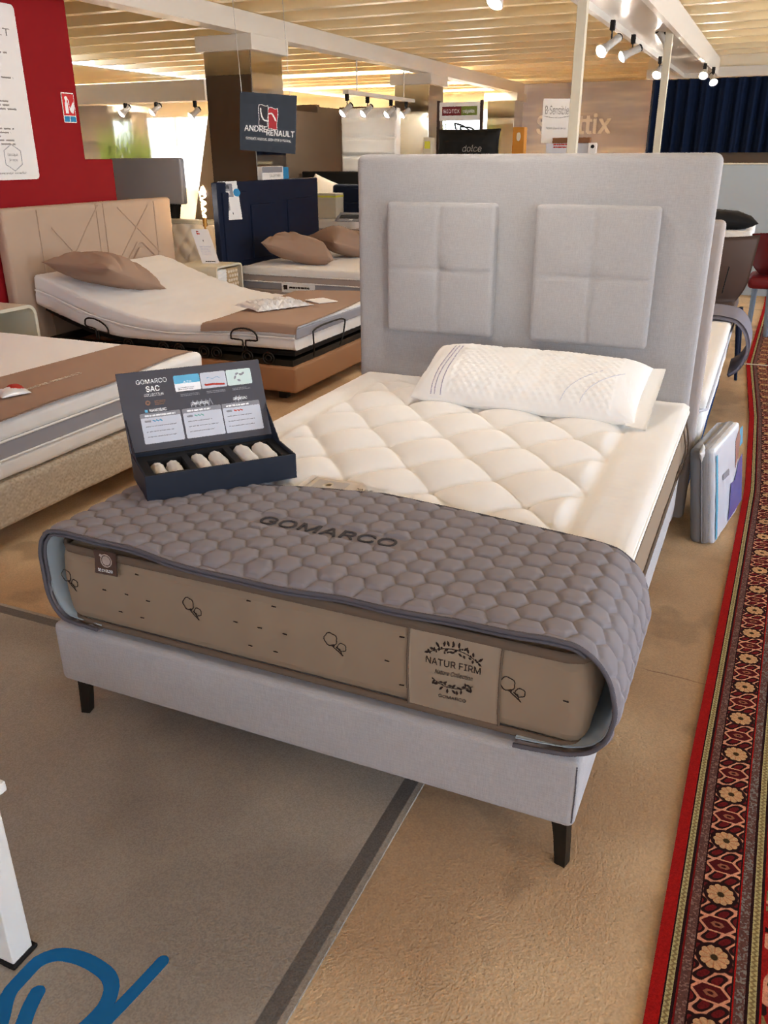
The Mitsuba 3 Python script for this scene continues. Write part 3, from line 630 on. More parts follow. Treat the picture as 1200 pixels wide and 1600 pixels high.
# ---- sample box with an open lid
BO = A([.182, .233, .622]); ang = math.degrees(math.atan2(.758, .652))
E_, B_ = A([.652, .758, 0]), A([-.758, .652, 0]); L_, D_, H_ = .434, .214, .074
def inbox(m): return place(m, BO, E_, B_)
bk = thing('sample_box', 'navy card sample box with open printed lid standing on the grey quilted runner', 'box')
w = .006
put('tray', inbox(cat(bx((0, 0, 0), (L_, D_, w)), rbox((0, 0, 0), (L_, w, H_), .0015), rbox((0, D_ - w, 0), (L_, D_, H_), .0015), rbox((0, 0, 0), (w, D_, H_), .0015), rbox((L_ - w, 0, 0), (L_, D_, H_), .0015))), 'navy_card', bk, smooth=20)
holes = [(.035, .135, .045, .165), (.155, .265, .035, .185), (.285, .405, .030, .185)]
ins = sbox(w, w, L_ - w, D_ - w)
for a, b, c, d in holes: ins = ins.difference(sbox(a, c, b, d))
put('foam_insert', inbox(cat(place(flat(ins, .042), (0, 0, .020)), bx((w, w, .006), (L_ - w, D_ - w, .016)))), 'charcoal', bk, smooth=False)
th, LH = .438, .237
LU = B_ * math.sin(th) + A([0, 0, math.cos(th)]); LO = BO + B_ * D_ + A([0, 0, H_]) + B_ * .001
LN = np.cross(E_, LU)
if LN @ (CAM - LO) < 0: raise SystemExit('lid normal')
lid = put('lid', place(rbox((0, 0, -.008), (L_, LH, 0), .0015), LO, E_, LU), 'lid_grey', bk, smooth=20, label='charcoal printed lid')
for x in (0.003, L_ - .005):
    g = trimesh.creation.extrude_polygon(Polygon([(D_ - .01, H_ - .002), (D_ - .085, H_ - .004), (D_ + LH * .42 * math.sin(th), H_ + LH * .42 * math.cos(th))]), .002, engine='earcut')
    put('side_flap', inbox(place(g, (x, 0, 0), (0, 1, 0), (0, 0, 1))), 'navy_card', bk, smooth=False)
def lidp(m, u, v, off=.0004): return place(m, LO + E_ * (u * L_) + LU * ((1 - v) * LH) + LN * off, E_, LU)
def lprint(m, mtl, u, v, name='print', off=.0004): put(name, lidp(m, u, v, off), mtl, lid, smooth=False)
lprint(txt('GOMARCO', .0135, .090, .0006), 'white_print', .225, .165, 'lettering')
lprint(txt('SAC', .016, .040, .0006, True), 'white_print', .225, .265, 'lettering')
lprint(txt('COLLECTION', .0085, .056, .0006), 'white_print', .225, .325, 'lettering')
lprint(flat(Point(0, 0).buffer(.0075).difference(Point(0, 0).buffer(.003)), .0006), 'brown_print', .175, .405, 'emblem')
lprint(flat(bars(-.017, .006, .017, 3, .005, .003, rng), .0006), 'brown_print', .26, .41)
lprint(txt('NANOSAC', .0085, .050, .0006, True), 'white_print', .235, .52, 'lettering'); lprint(flat(rrect(-.004, -.004, .004, .004, .0008), .0006), 'sky_blue_print', .155, .505, 'emblem')
lprint(txt('CONFORTSAC', .0080, .055, .0006, True), 'white_print', .525, .50, 'lettering'); lprint(txt('SPRINGSAC', .0080, .044, .0006, True), 'white_print', .815, .50, 'lettering')
zz = lambda n, a, wd: LineString([(-wd / 2 + wd * i / n, a * (1 if i % 2 else -1)) for i in range(n + 1)]).buffer(.0005)
lprint(flat(zz(10, .010, .066), .0005), 'pale_print', .54, .485, 'emblem', .0002); lprint(flat(zz(4, .010, .02), .0005), 'pale_print', .80, .485, 'emblem', .0002)
cw, chh = .18 * L_, .205 * LH
for i, (u, mt_) in enumerate(((.465, 'white_print'), (.65, 'pale_print'), (.835, 'pale_green_print'))):
    lprint(flat(rrect(-cw / 2, -chh / 2, cw / 2, chh / 2, .004), .0006), mt_, u, .205, 'picture')
    lprint(flat(bars(-cw * .35, .004, cw * .42, 2, .0045, .0022, rng), .0006), 'grey_print', u, .36)
    if i == 0:
        lprint(flat(rrect(-cw / 2, -.001, cw / 2, chh / 2, .004), .0009), 'sky_blue_print', u, .205); lprint(txt('AIR', .007, .026, .0012), 'white_print', u, .21, 'lettering'); lprint(flat(bars(-cw * .4, -.008, cw * .4, 2, .005, .002, rng), .0009), 'grey_print', u, .225)
    if i == 1:
        lprint(flat(union_all([LineString([(-.024, -.014), (-.004, -.013), (.03, -.016)]).buffer(.0028), Point(-.027, -.013).buffer(.003)]), .0009), 'red_print', u, .205)
        lprint(flat(LineString([(-.02 + .005 * j, .006 + .003 * math.sin(j * 1.3)) for j in range(9)]).buffer(.0006), .0009), 'blue_print', u, .205)
    if i == 2:
        lprint(flat(union_all([leafp(x, y, a, .013, .0035) for x, y, a in ((-.012, .008, 20), (.0, .010, -25), (.008, .006, 35), (-.016, -.006, 60), (-.008, -.008, -20))]), .0009), 'grey_print', u, .205)
pwd, ph = .275 * L_, .385 * LH
for i, u in enumerate((.243, .53, .81)):
    lprint(flat(rrect(-pwd / 2, -ph / 2, pwd / 2, ph / 2, .004), .0005), 'grey_print', u, .725, 'panel')
    lprint(flat(rrect(-pwd / 2 + .001, -ph / 2 + .001, pwd / 2 - .001, ph / 2 - .014, .004), .0008), 'pale_print', u, .725, 'panel')
    lprint(flat(bars(-pwd * .38, .0025, pwd * .4, 1, .005, .005, rng), .0009), 'white_print', u, .567)
    for j, mm in enumerate(('grey_print', ('blue_print', 'green_print', 'red_print')[i])):
        lprint(flat(union_all([rrect(-.009, -.003, .009, .003, .001)] if j == 0 else [affinity.rotate(rrect(x - .0045, -.0018, x + .0045, .0018, .0008), -30) for x in (-.010, 0, .010)]), .0011), mm, u - .09 + .065 * j, .635)
    for r_ in range(3): lprint(flat(bars(-pwd * .4, .001, pwd * .38, 1, .005, .0025, rng), .0011), 'grey_print', u, .70 + .065 * r_)
# fabric-wrapped springs, in three pairs
def coil(cx, cy, ln, r, bumps, sd):
    g = np.linspace(-1, 1, 30); a = np.linspace(0, 2 * np.pi, 28, endpoint=False); r_ = np.random.default_rng(sd)
    G, Aa = np.meshgrid(g, a, indexing='ij')
    R = r * (1 - .10 * (np.cos(G * np.pi * bumps) < -.3) * 1.0) * (1 - np.abs(G) ** 14 * .3) + .0012 * np.sin(Aa * 9 + G * 4 + sd) + .0016 * (meshkit.noise(np.stack([G * 6, np.cos(Aa) * 3, np.sin(Aa) * 3 + sd], -1)) - .5)
    P = np.stack([R * np.cos(Aa), G * ln / 2, R * np.sin(Aa)], -1); idx = np.arange(30 * 28).reshape(30, 28); f = []
    for i in range(29): q, w_ = idx[i], idx[i + 1]; f += [np.stack([q, np.roll(q, -1), np.roll(w_, -1)], 1), np.stack([q, np.roll(w_, -1), w_], 1)]
    V = np.vstack([P.reshape(-1, 3), [[0, -ln / 2 - .002, 0], [0, ln / 2 + .002, 0]]]); n = 840
    f += [np.stack([idx[0], np.roll(idx[0], -1), np.full(28, n)], 1)[:, ::-1], np.stack([idx[-1], np.roll(idx[-1], -1), np.full(28, n + 1)], 1)]
    m = trimesh.Trimesh(V, np.vstack(f)[:, ::-1], process=False); trimesh.repair.fix_normals(m)
    m.apply_translation((cx, cy, .0165 + r)); return inbox(m)
cl_ = [(.060, .105, .105, .021, 2), (.106, .105, .105, .021, 2), (.182, .11, .138, .0235, 1), (.236, .11, .138, .0235, 1.5), (.316, .108, .145, .0275, 1), (.374, .108, .145, .0275, 1)]
nm = ['small white fabric-wrapped spring, left of the left pair in the sample box', 'small white fabric-wrapped spring, right of the left pair in the sample box', 'white fabric-wrapped spring, left of the middle pair in the sample box', 'white fabric-wrapped spring, right of the middle pair in the sample box', 'large white fabric-wrapped spring, left of the right pair in the sample box', 'large white fabric-wrapped spring at the right end of the sample box']
for i, (x, y, ln, r, b) in enumerate(cl_):
    one('wrapped_spring', coil(x, y, ln, r, b, i), 'spring_cloth', nm[i], 'spring', 'springs in the sample box', smooth=True)
# leaflet in a clear sleeve half under the runner
lf = thing('leaflet', 'leaflet in a clear sleeve on the white mattress, tucked under the grey runner', 'leaflet')
O = A([.620, .545, .6065]); R = A([1, .01, 0.0]); U = A([-.03, 1, .02])
put('sheet', place(rbox((-.115, -.08, 0), (.115, .075, .002), .0008), O, R, U), 'board_white', lf, smooth=False)
put('sleeve', place(rbox((-.135, -.08, .003), (.122, .082, .0038), .0003), O, R, U), 'clear_glass', lf, smooth=False)
put('punched_edge', place(rbox((-.138, -.08, .002), (-.118, .082, .0028), .0003), O, R, U), 'white_print', lf, smooth=False)
put('lettering', place(txt('NATUR', .011, .05, .0006), O + A([.06, .025, .003]), R, U), 'print_dark', lf, smooth=False)
put('picture', place(flat(rrect(.03, -.07, .112, -.01, .002), .0005), O + A([0, 0, .0022]), R, U), 'cork', lf, smooth=False)
put('picture', place(flat(rrect(-.10, -.04, .0, .06, .002), .0005), O + A([0, 0, .0022]), R, U), 'pale_print', lf, smooth=False)

# ================================================================== left: red-wall poster and sign
def onwall(m, y, z, x=-3.248): return place(m, (x, y, z), (0, 1, 0), (0, 0, 1))
po = thing('poster_board', 'white board with grey text on the red wall', 'poster')
put('board', onwall(place(flat(rrect(-.52, -.54, .52, .54, .03), .012), (0, 0, 0)), 2.945, 1.888), 'board_white', po, smooth=False)
pt = lambda m, y, z, mtl='text_grey': put('lettering', onwall(m, y, z, -3.2355), mtl, po, smooth=False)
pt(txt('ANDRÉ RENAULT', .045, .90), 2.945, 2.235)
for z, rws in ((2.14, 2), (1.99, 2), (1.87, 4), (1.70, 6)): pt(flat(bars(-.40, .0, .42, rws, .024, .010, rng)), 2.945, z)
pt(flat(Polygon([(.085 * math.sin(k * math.pi / 3), .085 * math.cos(k * math.pi / 3)) for k in range(6)]).exterior.buffer(.002)), 3.25, 1.49, 'grey_print'); pt(txt('fabriqué', .018, .09), 3.25, 1.50); pt(txt('France', .018, .07), 3.25, 1.465)
pt(txt('www.andre-renault.fr', .014, .25), 3.225, 1.385)
fs = thing('fire_sign', 'small red fire extinguisher sign at the edge of the red wall', 'sign')
put('plate', onwall(flat(rrect(-.063, -.10, .063, .10, .005), .004), 3.862, 1.825), 'board_white', fs, smooth=False)
fp = lambda pg, mtl, d=.0006: put('print', onwall(flat(pg, d), 3.862, 1.825, -3.2435), mtl, fs, smooth=False)
fp(rrect(-.058, -.052, .058, .092, .003), 'sign_red'); fp(union_all([rrect(-.058, -.095, -.006, -.058, .002), rrect(.002, -.095, .058, -.058, .002)]), 'blue_print')
fp(union_all([rrect(-.038, -.04, -.008, .035, .008), rrect(-.030, .03, -.016, .055, .004), rrect(-.036, .05, -.006, .075, .008), LineString([(-.010, .06), (.004, .045), (.002, .02)]).buffer(.004)]), 'white_print', .0012)
fp(union_all([leafp(.028, -.04, 75, .085, .016), leafp(.036, -.042, 100, .06, .012), leafp(.022, -.035, 110, .05, .009)]), 'white_print', .0012)

# ================================================================== left bed (nearest) with throw
lbx = -1.0
def slab(y0, y1, x0, x1, z0, z1, r=.03, st=.05, dz=.003): return softbox((x0, y0, z0), (x1, y1, z1), r, st, lambda p, n: dz * (meshkit.fbm(p * 6, 3) - .5) * 2)
bd = thing('boucle_bed_base', 'beige boucle bed base with black legs at the left edge', 'bed')
put('base', slab(.60, 2.17, -3.05, lbx - .005, .115, .300, .025), 'boucle', bd, smooth=True)
for x, y in ((-1.12, .72), (-1.12, 2.05), (-2.9, .72), (-2.9, 2.05)): put('leg', rbox((x - .03, y - .03, 0), (x + .03, y + .03, .12), .004), 'black_metal', bd)
ml = thing('mattress', 'white mattress with grey side band at the left edge, under a taupe throw', 'mattress')
def mring(y0, y1, x0, x1, z, r): 
    q = sbox(x0 + r, y0 + r, x1 - r, y1 - r).buffer(r, quad_segs=6).exterior
    return A([(*q.interpolate(t, normalized=True).coords[0], z) for t in np.linspace(0, 1, 120, endpoint=False)])
put('lower_band', slab(.61, 2.16, -3.05, lbx - .002, .312, .400, .03), 'mattress_white', ml, smooth=True)
put('grey_band', slab(.615, 2.155, -3.05, lbx - .004, .388, .474, .012), 'grey_band', ml, smooth=True, label='grey side band')
put('top', softbox((-3.05, .61, .462), (lbx, 2.16, .552), .03, .025, lambda p, n: .005 * (meshkit.fbm(p * A([9, 5, 5.]), 3) - .3) * (n[:, 2] > .1)), 'mattress_white', ml, smooth=True)
for z in (.395, .467): put('piping', tube(mring(.61, 2.16, -3.05, lbx, z, .03), .005, 6, True), 'white_fabric', ml, smooth=True)
xx = np.linspace(0, 1, 34); yy = np.linspace(.50, 2.25, 60)
Q = []
for t in xx:
    row = []
    for y in yy:
        x0 = np.interp(y, [.5, 1.3, 1.65, 2.25], [-1.52, -1.52, -1.50, -1.47]); x1 = np.interp(y, [.5, .8, 1.4, 1.75, 2.0, 2.25], [-.985, -.982, -.985, -1.02, -1.05, -1.04])
        z = .563 + .004 * math.sin(y * 9 + t * 4) * t; yv = y
        if y > 2.10: a = min((y - 2.10) / .15, 1) * 1.7; yv = 2.10 + .075 * math.sin(a); z = .563 - .075 * (1 - math.cos(a))
        if y < .66: yv = .66 - .06 * (1 - math.exp((y - .66) / .06)); z -= max(0, .60 - y)
        row.append((x0 + (x1 - x0) * t, yv, z))
    Q.append(row)
tw = thing('throw', 'taupe velvet throw with pale lettering over the foot of the left mattress', 'throw')
put('cloth', sheet(A(Q), .006), 'taupe_throw', tw, smooth=True)
put('lettering', place(txt('ANDRÉ RENAULT', .024, .34), (-1.21, 1.335, .5668), (.01, 1, 0), (-1, .01, 0)), 'cream_lacquer', tw, smooth=False, label='pale printed lettering'); put('emblem', place(flat(rrect(-.012, -.016, .012, .016, .003)), (-1.29, 1.19, .5668), (.01, 1, 0), (-1, .01, 0)), 'cream_lacquer', tw, smooth=False)
pk = thing('snack_pouch', 'small white and orange plastic pouch on the taupe throw at the left', 'pouch')
put('film', orient(pillow(.13, .10, .028, .08, .1, 24, .004, 8, 30), (-1.22, 1.09, .570), 0, 0, 70), 'plastic_film', pk, smooth=True); put('label', orient(pillow(.07, .085, .034, .05, .1, 16, .002, 8, 30), (-1.225, 1.115, .572), 0, 0, 70), 'red_print', pk, smooth=True, label='orange-red label')

# bedside tables: rounded open shells
def shell(x0, x1, y0, y1, z0, z1, t, r):
    o = sbox(y0 + r, z0 + r, y1 - r, z1 - r).buffer(r, quad_segs=8); i = sbox(y0 + r, z0 + r, y1 - r, z1 - r).buffer(r - t, quad_segs=8)
    ringm = trimesh.creation.extrude_polygon(o.difference(i), x1 - x0, engine='earcut'); back = trimesh.creation.extrude_polygon(o.buffer(-.002), .012, engine='earcut')
    f = lambda m, x: place(m, (x, 0, 0), (0, 1, 0), (0, 0, 1))
    return f(ringm, x0), f(back, x0)
ns = thing('bedside_table', 'white rounded open bedside table at the left edge, between two beds', 'bedside table')
a_, b_ = shell(-3.16, -2.75, 2.22, 2.765, .24, .605, .022, .07); put('shell', a_, 'cream_lacquer', ns, smooth=25); put('back', b_, 'cream_lacquer', ns, smooth=False); put('foot', bx((-3.1, 2.34, 0), (-2.85, 2.62, .245)), 'cream_lacquer', ns, smooth=False)
wb = thing('sample_slab', 'flat white box inside the bedside table at the left edge', 'box'); put('box', rbox((-3.10, 2.28, .262), (-2.77, 2.62, .40), .006), 'white_print', wb); put('flap', rbox((-3.09, 2.29, .400), (-2.78, 2.61, .404), .002), 'pale_print', wb)
n2 = thing('bedside_table', 'cream rounded open bedside table between tan and navy headboards', 'bedside table')
a_, b_ = shell(-3.02, -2.60, 4.63, 5.03, .385, .635, .016, .045); put('shell', a_, 'cream_lacquer', n2, smooth=25); put('back', b_, 'cream_lacquer', n2, smooth=False); put('foot', bx((-2.95, 4.72, 0), (-2.70, 4.94, .39)), 'cream_lacquer', n2, smooth=False)
sw = thing('foam_sample', 'white ribbed foam sample inside the cream bedside table', 'foam sample'); put('block', softbox((-2.86, 4.66, .402), (-2.61, 4.80, .600), .01, .008, lambda p, n: .004 * np.sin(p[:, 2] * 260) * (n[:, 0] > .5)), 'white_fabric', sw, smooth=True)
s2 = thing('foam_sample', 'cream honeycomb foam sample beside the white one in the bedside table', 'foam sample'); put('block', rbox((-2.86, 4.815, .402), (-2.62, 4.985, .60), .006), 'cork', s2)
for i in range(4):
    for j in range(5): put('cell', place(lathe([(.013, 0), (.013, .008), (.008, .008), (.008, .002), (0, .002)], 6), (-2.622, 4.84 + .038 * i + .019 * (j % 2), .425 + .037 * j), (0, 1, 0), (0, 0, 1)), 'cream_leather', s2)
cd = thing('price_card', 'tall white card with red logo leaning on the cream bedside table', 'card')
Oc = A([-2.765, 4.80, .640]); Rc = A([.93, .37, 0]); Rc /= np.linalg.norm(Rc); Uc = A([-.40, .12, .94])
put('card', place(flat(rrect(-.075, 0, .075, .30, .002), .003), Oc, Rc, Uc), 'board_white', cd, smooth=False)
Nc = np.cross(Rc, Uc / np.linalg.norm(Uc)) * .0032
cp = lambda pg, mtl, dx, dy: put('print', place(flat(pg), Oc + Nc + Rc * dx + Uc / np.linalg.norm(Uc) * dy, Rc, Uc), mtl, cd, smooth=False)
cp(union_all([rrect(-.016, 0, .010, .010, .001), LineString([(-.012, .0), (-.010, .03), (.004, .024)]).buffer(.003)]), 'red_print', -.02, .255); cp(rrect(-.003, -.006, .003, .006, .001), 'print_dark', 0, .20); cp(bars(-.05, .03, .05, 6, .014, .006, rng), 'pale_print', 0, .12); cp(bars(-.04, .0, .05, 1, .014, .007, rng), 'print_dark', 0, .02)
# filament lamp on the bedside table
lp = thing('filament_lamp', 'glowing clear filament bulb on a brass stem behind the white card', 'lamp')
lx, ly = -2.885, 4.93
put('base', place(lathe([(0, 0), (.045, 0), (.045, .010), (.012, .016), (0, .016)], 24), (lx, ly, .635)), 'brass', lp); put('stem', cyl((lx, ly, .645), (lx, ly, .935), .009, 10), 'brass', lp); put('socket', cyl((lx, ly, .93), (lx, ly, 1.0), .018, 14), 'brass', lp)
put('glass', place(lathe([(.016, 0), (.024, .05), (.055, .15), (.062, .20), (.050, .245), (.022, .268), (0, .272)], 24), (lx, ly, 1.0)), 'clear_glass', lp, smooth=True)
t = np.linspace(0, 1, 90); put('filament', tube(np.stack([lx + .020 * np.cos(t * 24) * (.5 + .8 * t), ly + .020 * np.sin(t * 24) * (.5 + .8 * t), 1.0 + .22 * t], 1), .0065, 6), 'white_print', lp, smooth=True, emitter=emit((1., .72, .38), BULB_W))

# ================================================================== adjustable bed
AY0, AY1 = 3.15, 4.58
topp = spline([(-3.12, .715), (-3.02, .698), (-2.80, .622), (-2.50, .536), (-2.15, .468), (-1.95, .455), (-1.70, .475), (-1.48, .496), (-1.02, .503)], 90)
botp = spline([(-3.14, .510), (-2.90, .436), (-2.62, .360), (-2.35, .330), (-2.0, .334), (-1.64, .347), (-1.018, .352)], 90)
ab = thing('adjustable_bed_frame', 'tan bed base with black adjustable mechanism, its head end raised', 'bed')
put('base', slab(AY0 + .0, AY1, -3.1, -1.02, .075, .245, .02), 'tan_leather', ab, smooth=True)
for x, y in ((-1.2, 3.3), (-1.2, 4.4), (-2.9, 3.3), (-2.9, 4.4)): put('leg', rbox((x - .03, y - .03, 0), (x + .03, y + .03, .08), .004), 'black_metal', ab)
put('frame', cat(bx((-3.08, 3.17, .235), (-1.06, 3.21, .285)), bx((-3.08, 4.5, .235), (-1.06, 4.54, .285)), bx((-1.10, 3.17, .235), (-1.05, 4.54, .285)), bx((-3.08, 3.17, .235), (-3.0, 4.54, .285)), bx((-2.0, 3.17, .24), (-1.1, 4.5, .262))), 'black_metal', ab, smooth=False)
sl = [spline([(-3.10, .500), (-2.9, .425), (-2.62, .352), (-2.35, .322), (-2.0, .326), (-1.05, .340)], 40)]
P = A([[(x, y, z - .002) for y in np.linspace(3.2, 4.53, 6)] for x, z in sl[0]]); put('slat_deck', sheet(P, .03), 'black', ab)
for x in (-2.35, -2.05, -1.92, -1.72, -1.62, -1.38, -1.22):
    for r in (.040, .022): put('ring', tube([(x + r * math.cos(q), 3.155, .292 + r * .9 * math.sin(q)) for q in np.linspace(0, 2 * np.pi, 20, endpoint=False)], .006, 6, True), 'black_metal', ab)
def loop(fn, w, hgt):
    pts = [fn(-.010, -.06), fn(-.012, .0), fn(-w / 2, .008)] + [fn(-w / 2 * math.cos(q), .02 + (hgt - .02) * math.sin(q) ** .8) for q in np.linspace(.15, math.pi - .15, 14)] + [fn(w / 2, .008), fn(.012, .0), fn(.010, -.06)]
    return tube(spline(pts, 70), .0055, 8)
put('retainer', loop(lambda a, z: (-2.59 + a, 3.128, .375 + z - .25 * a), .20, .075), 'black_metal', ab, smooth=True); put('retainer', loop(lambda a, z: (-1.38 + a, 3.128, .398 + z), .20, .078), 'black_metal', ab, smooth=True); put('retainer', tube(spline([(-1.0, 3.36, .28), (-.985, 3.34, .37), (-.985, 3.335, .445), (-.985, 3.5, .468), (-.985, 3.72, .465), (-.985, 3.80, .44), (-.985, 3.77, .36), (-1.0, 3.74, .28)], 60), .0055, 8), 'black_metal', ab, smooth=True)
am = thing('mattress', 'white mattress curving up at the head on the adjustable bed', 'mattress')
def amat(p0, p1, y0, y1, r, ny=60):
    c = np.vstack([p0, p1[::-1]]); cm = (p0 + p1) / 2; C2 = np.vstack([cm, cm[::-1]]); out = []
    ysv = np.unique(np.r_[y0 + r * A([0, .1, .3, .6, 1]), np.linspace(y0 + r, y1 - r, ny), y1 - r * A([0, .1, .3, .6, 1])])
    for y in ysv:
        e = max(0, 1 - min(y - y0, y1 - y) / r); k = math.sqrt(max(0, 1 - e * e)); hh = np.linalg.norm(c - C2, axis=1, keepdims=True)
        sh = np.where(hh > r, (hh - r + r * k) / np.maximum(hh, 1e-6), 1.0 - .0 * k)
        q = C2 + (c - C2) * sh
        out.append(np.stack([q[:, 0], np.full(len(q), y), q[:, 1]], 1))
    P = A(out); nu, nv = P.shape[:2]; idx = np.arange(nu * nv).reshape(nu, nv); f = []
    for j in range(nv):
        j2 = (j + 1) % nv; f += [np.stack([idx[:-1, j], idx[1:, j], idx[1:, j2]], 1), np.stack([idx[:-1, j], idx[1:, j2], idx[:-1, j2]], 1)]
    h = nv // 2
    for r_, s_ in ((0, 1), (nu - 1, -1)):
        a = idx[r_]; q = np.vstack([np.stack([a[:h - 1], a[1:h], a[nv - 2:h - 1:-1]], 1), np.stack([a[:h - 1], a[nv - 2:h - 1:-1], a[nv - 1:h:-1]], 1)]); f.append(q[:, ::s_])
    m = trimesh.Trimesh(P.reshape(-1, 3), np.vstack(f), process=False); trimesh.repair.fix_normals(m); return m
mi_ = botp + (topp - botp) * .52
m = amat(topp, mi_, AY0, AY1, .028)
k = m.vertices[:, 2] > np.interp(m.vertices[:, 0], topp[:, 0], topp[:, 1]) - .02
m.vertices[k, 2] += np.clip((-1.74 - m.vertices[k, 0]) / .1, 0, 1) * .008 * np.abs(np.sin(m.vertices[k, 0] * 31)) ** .6
put('top', m, 'mattress_white', am, smooth=40); put('lower', amat(mi_ + [0, .004], botp, AY0, AY1, .03), 'mattress_white', am, smooth=40)
put('piping', tube([(x, AY0 - .002, z + .002) for x, z in mi_], .007, 8), 'white_fabric', am, smooth=True)
put('end_band', softbox((-1.03, AY0 + .01, .425), (-1.006, AY1 - .01, .488), .008, .05), 'grey_band', am, smooth=True, label='grey band across the foot end')
hbt = thing('headboard', 'tan velvet headboard with geometric stitching behind the adjustable bed', 'headboard')
put('panel', softbox((-3.245, 2.985, .02), (-3.155, 4.84, 1.172), .03, .05), 'tan_velvet', hbt, smooth=True)
def pipe(pts, r=.0055): put('seam_rib', tube([(-3.152, a, b) for a, b in pts], r, 8), 'tan_velvet', hbt)
for y0 in (3.0,): pass
pipe([(3.30, .25), (3.30, .7), (3.30, 1.15)], .005); pipe([(4.60, .25), (4.60, .7), (4.60, 1.15)], .005); pipe([(3.905, .25), (3.905, .7), (3.905, 1.16)]); pipe([(3.985, .25), (3.985, .7), (3.985, 1.16)])
pipe([(3.45, .62), (3.62, .82), (3.80, 1.02), (3.93, 1.15)]); pipe([(3.42, 1.02), (3.62, .82), (3.83, .66)]); pipe([(4.10, .72), (4.35, .96), (4.52, 1.12)]); pipe([(4.15, 1.12), (4.35, .96), (4.62, .74)])
for a in ([(4.15, .66), (4.34, .84), (4.40, .84), (4.62, .66), (4.50, .54)],): pipe(a, .010)
put('inset', place(flat(Polygon([(4.20, .64), (4.35, .79), (4.40, .79), (4.58, .64), (4.42, .50)]).buffer(.01), .018), (-3.157, 0, 0), (0, 1, 0), (0, 0, 1)), 'tan_velvet', hbt)
bp = thing('pillow', 'taupe pillow in clear wrapping at the raised head of the adjustable bed', 'pillow')
put('cover', orient(pillow(.76, .54, .22, .07, .30, 60, .026, 5, 6), (-2.77, 3.50, .690), 3, 18, 97), 'taupe_throw', bp, smooth=True)
put('lettering', orient(txt('ANDRÉ RENAULT', .022, .16), (-2.70, 3.60, .800), 0, 22, 90), 'cream_lacquer', bp, smooth=False, label='pale printed lettering')
put('wrapping', orient(pillow(.10, .06, .012, .2, .2, 16, .005, 9, 40), (-2.78, 3.44, .842), 0, 16, 60), 'plastic_film', bp, smooth=True, label='glinting fold of clear wrapping')
Q = []
for x in np.linspace(-1.72, -1.0, 30):
    z0 = np.interp(x, topp[:, 0], topp[:, 1]) + .011; row = []
    for t in np.linspace(-.09, 1.46, 60):
        y = AY0 + t; z = z0
        if t < .03: a = min((.03 - t) / .05, 1.4); y = AY0 + .03 - .045 * math.sin(min(a, 1.57)); z = z0 - .05 * (1 - math.cos(min(a, 1.57))) - max(0, a - 1.0) * .03
        row.append((x - .12 * max(0, t - .5) , y, z + .003 * math.sin(8 * t + x * 9)))
    Q.append(row)
tw2 = thing('throw', 'taupe throw across the foot of the adjustable bed', 'throw'); put('cloth', sheet(A(Q), .006), 'taupe_throw', tw2, smooth=True)
bag = thing('plastic_bag', 'crumpled clear plastic bag with leaflet on the taupe throw of the adjustable bed', 'bag')
put('film', orient(pillow(.46, .34, .050, .10, .1, 60, .024, 12, 22), (-1.52, 3.75, .520), 0, 0, 62), 'plastic_film', bag, smooth=15); put('leaflet', orient(rbox((-.08, -.10, 0), (.08, .10, .004), .001), (-1.30, 4.05, .519), 0, 0, 60), 'board_white', bag)
# ================================================================== behind: reflections built solid (grey panel, beige board), ottoman, navy bed
gp = thing('headboard', 'plain dark grey headboard standing in for a mirror reflection behind the tan headboard', 'headboard')  # reflected headboard built as a solid one
put('panel', softbox((-4.15, 5.26, 1.085), (-3.335, 5.33, 1.478), .02, .05), 'dark_grey', gp, smooth=True)
for x in (-4.0, -3.62): put('post', bx((x - .03, 5.28, 0), (x + .03, 5.31, 1.1)), 'black_metal', gp, smooth=False)
wt = thing('mattress', 'stack of white mattress standing in for a reflected white surface past the right edge of the tan headboard', 'mattress'); put('top', slab(5.40, 5.86, -4.9, -3.60, .62, .86, .04), 'mattress_white', wt, smooth=True); put('base', bx((-4.88, 5.42, .0), (-3.62, 5.84, .62)), 'charcoal', wt, smooth=False)  # stands in for a white surface seen in the mirror
one('cushion', orient(pillow(.40, .34, .16, .05, .5, 30, .006, 2), (-3.85, 5.62, 1.03), 70, 0, 5), 'black', 'black cushion standing in for a reflected black chair past the tan headboard', 'cushion', smooth=True)  # stands in for a black chair seen in the mirror
ot = thing('tufted_panel', 'cream tufted leather panel between the tan headboard and the white card', 'headboard')
def tf(p, n):
    a, b = (p[:, 0] + 3.2) / .16, (p[:, 2] - .7) / .2; s = np.abs(np.sin(np.pi * (a + b)) * np.sin(np.pi * (a - b))) ** .4
    return np.where(n[:, 1] < -.5, .03 * s, 0)
put('panel', softbox((-3.70, 5.15, .05), (-2.93, 5.22, .93), .02, .02, tf), 'cream_leather', ot, smooth=True); put('top_rail', rbox((-3.72, 5.12, .93), (-2.91, 5.24, .965), .008), 'cream_lacquer', ot)
one('reflection_board', place(trimesh.creation.extrude_polygon(Polygon([(-3.377, 1.98), (-3.40, 1.98), (-3.70, .87), (-3.93, .02), (-3.377, .02)][::-1]), .02, engine='earcut'), (0, 5.92, 0), (1, 0, 0), (0, 0, 1)), 'beige_reflection', 'tall beige board shape standing in for a mirror reflection at left of the first column', 'board', smooth=False)  # mirror reflection built as a solid beige board
nb = thing('navy_bed', 'navy velvet bed with panelled headboard in front of the first column', 'bed')
nh = put('headboard', softbox((-2.872, 5.04, .05), (-2.81, 6.88, 1.282), .012, .05), 'navy_velvet', nb, smooth=True)
for y0, y1, z1 in ((5.55, 5.98, 1.08), (6.22, 6.80, 1.10), (5.10, 5.50, 1.20)): put('padded_panel', softbox((-2.825, y0, .6), (-2.795, y1, z1), .012, .05), 'navy_velvet', nh, smooth=True)
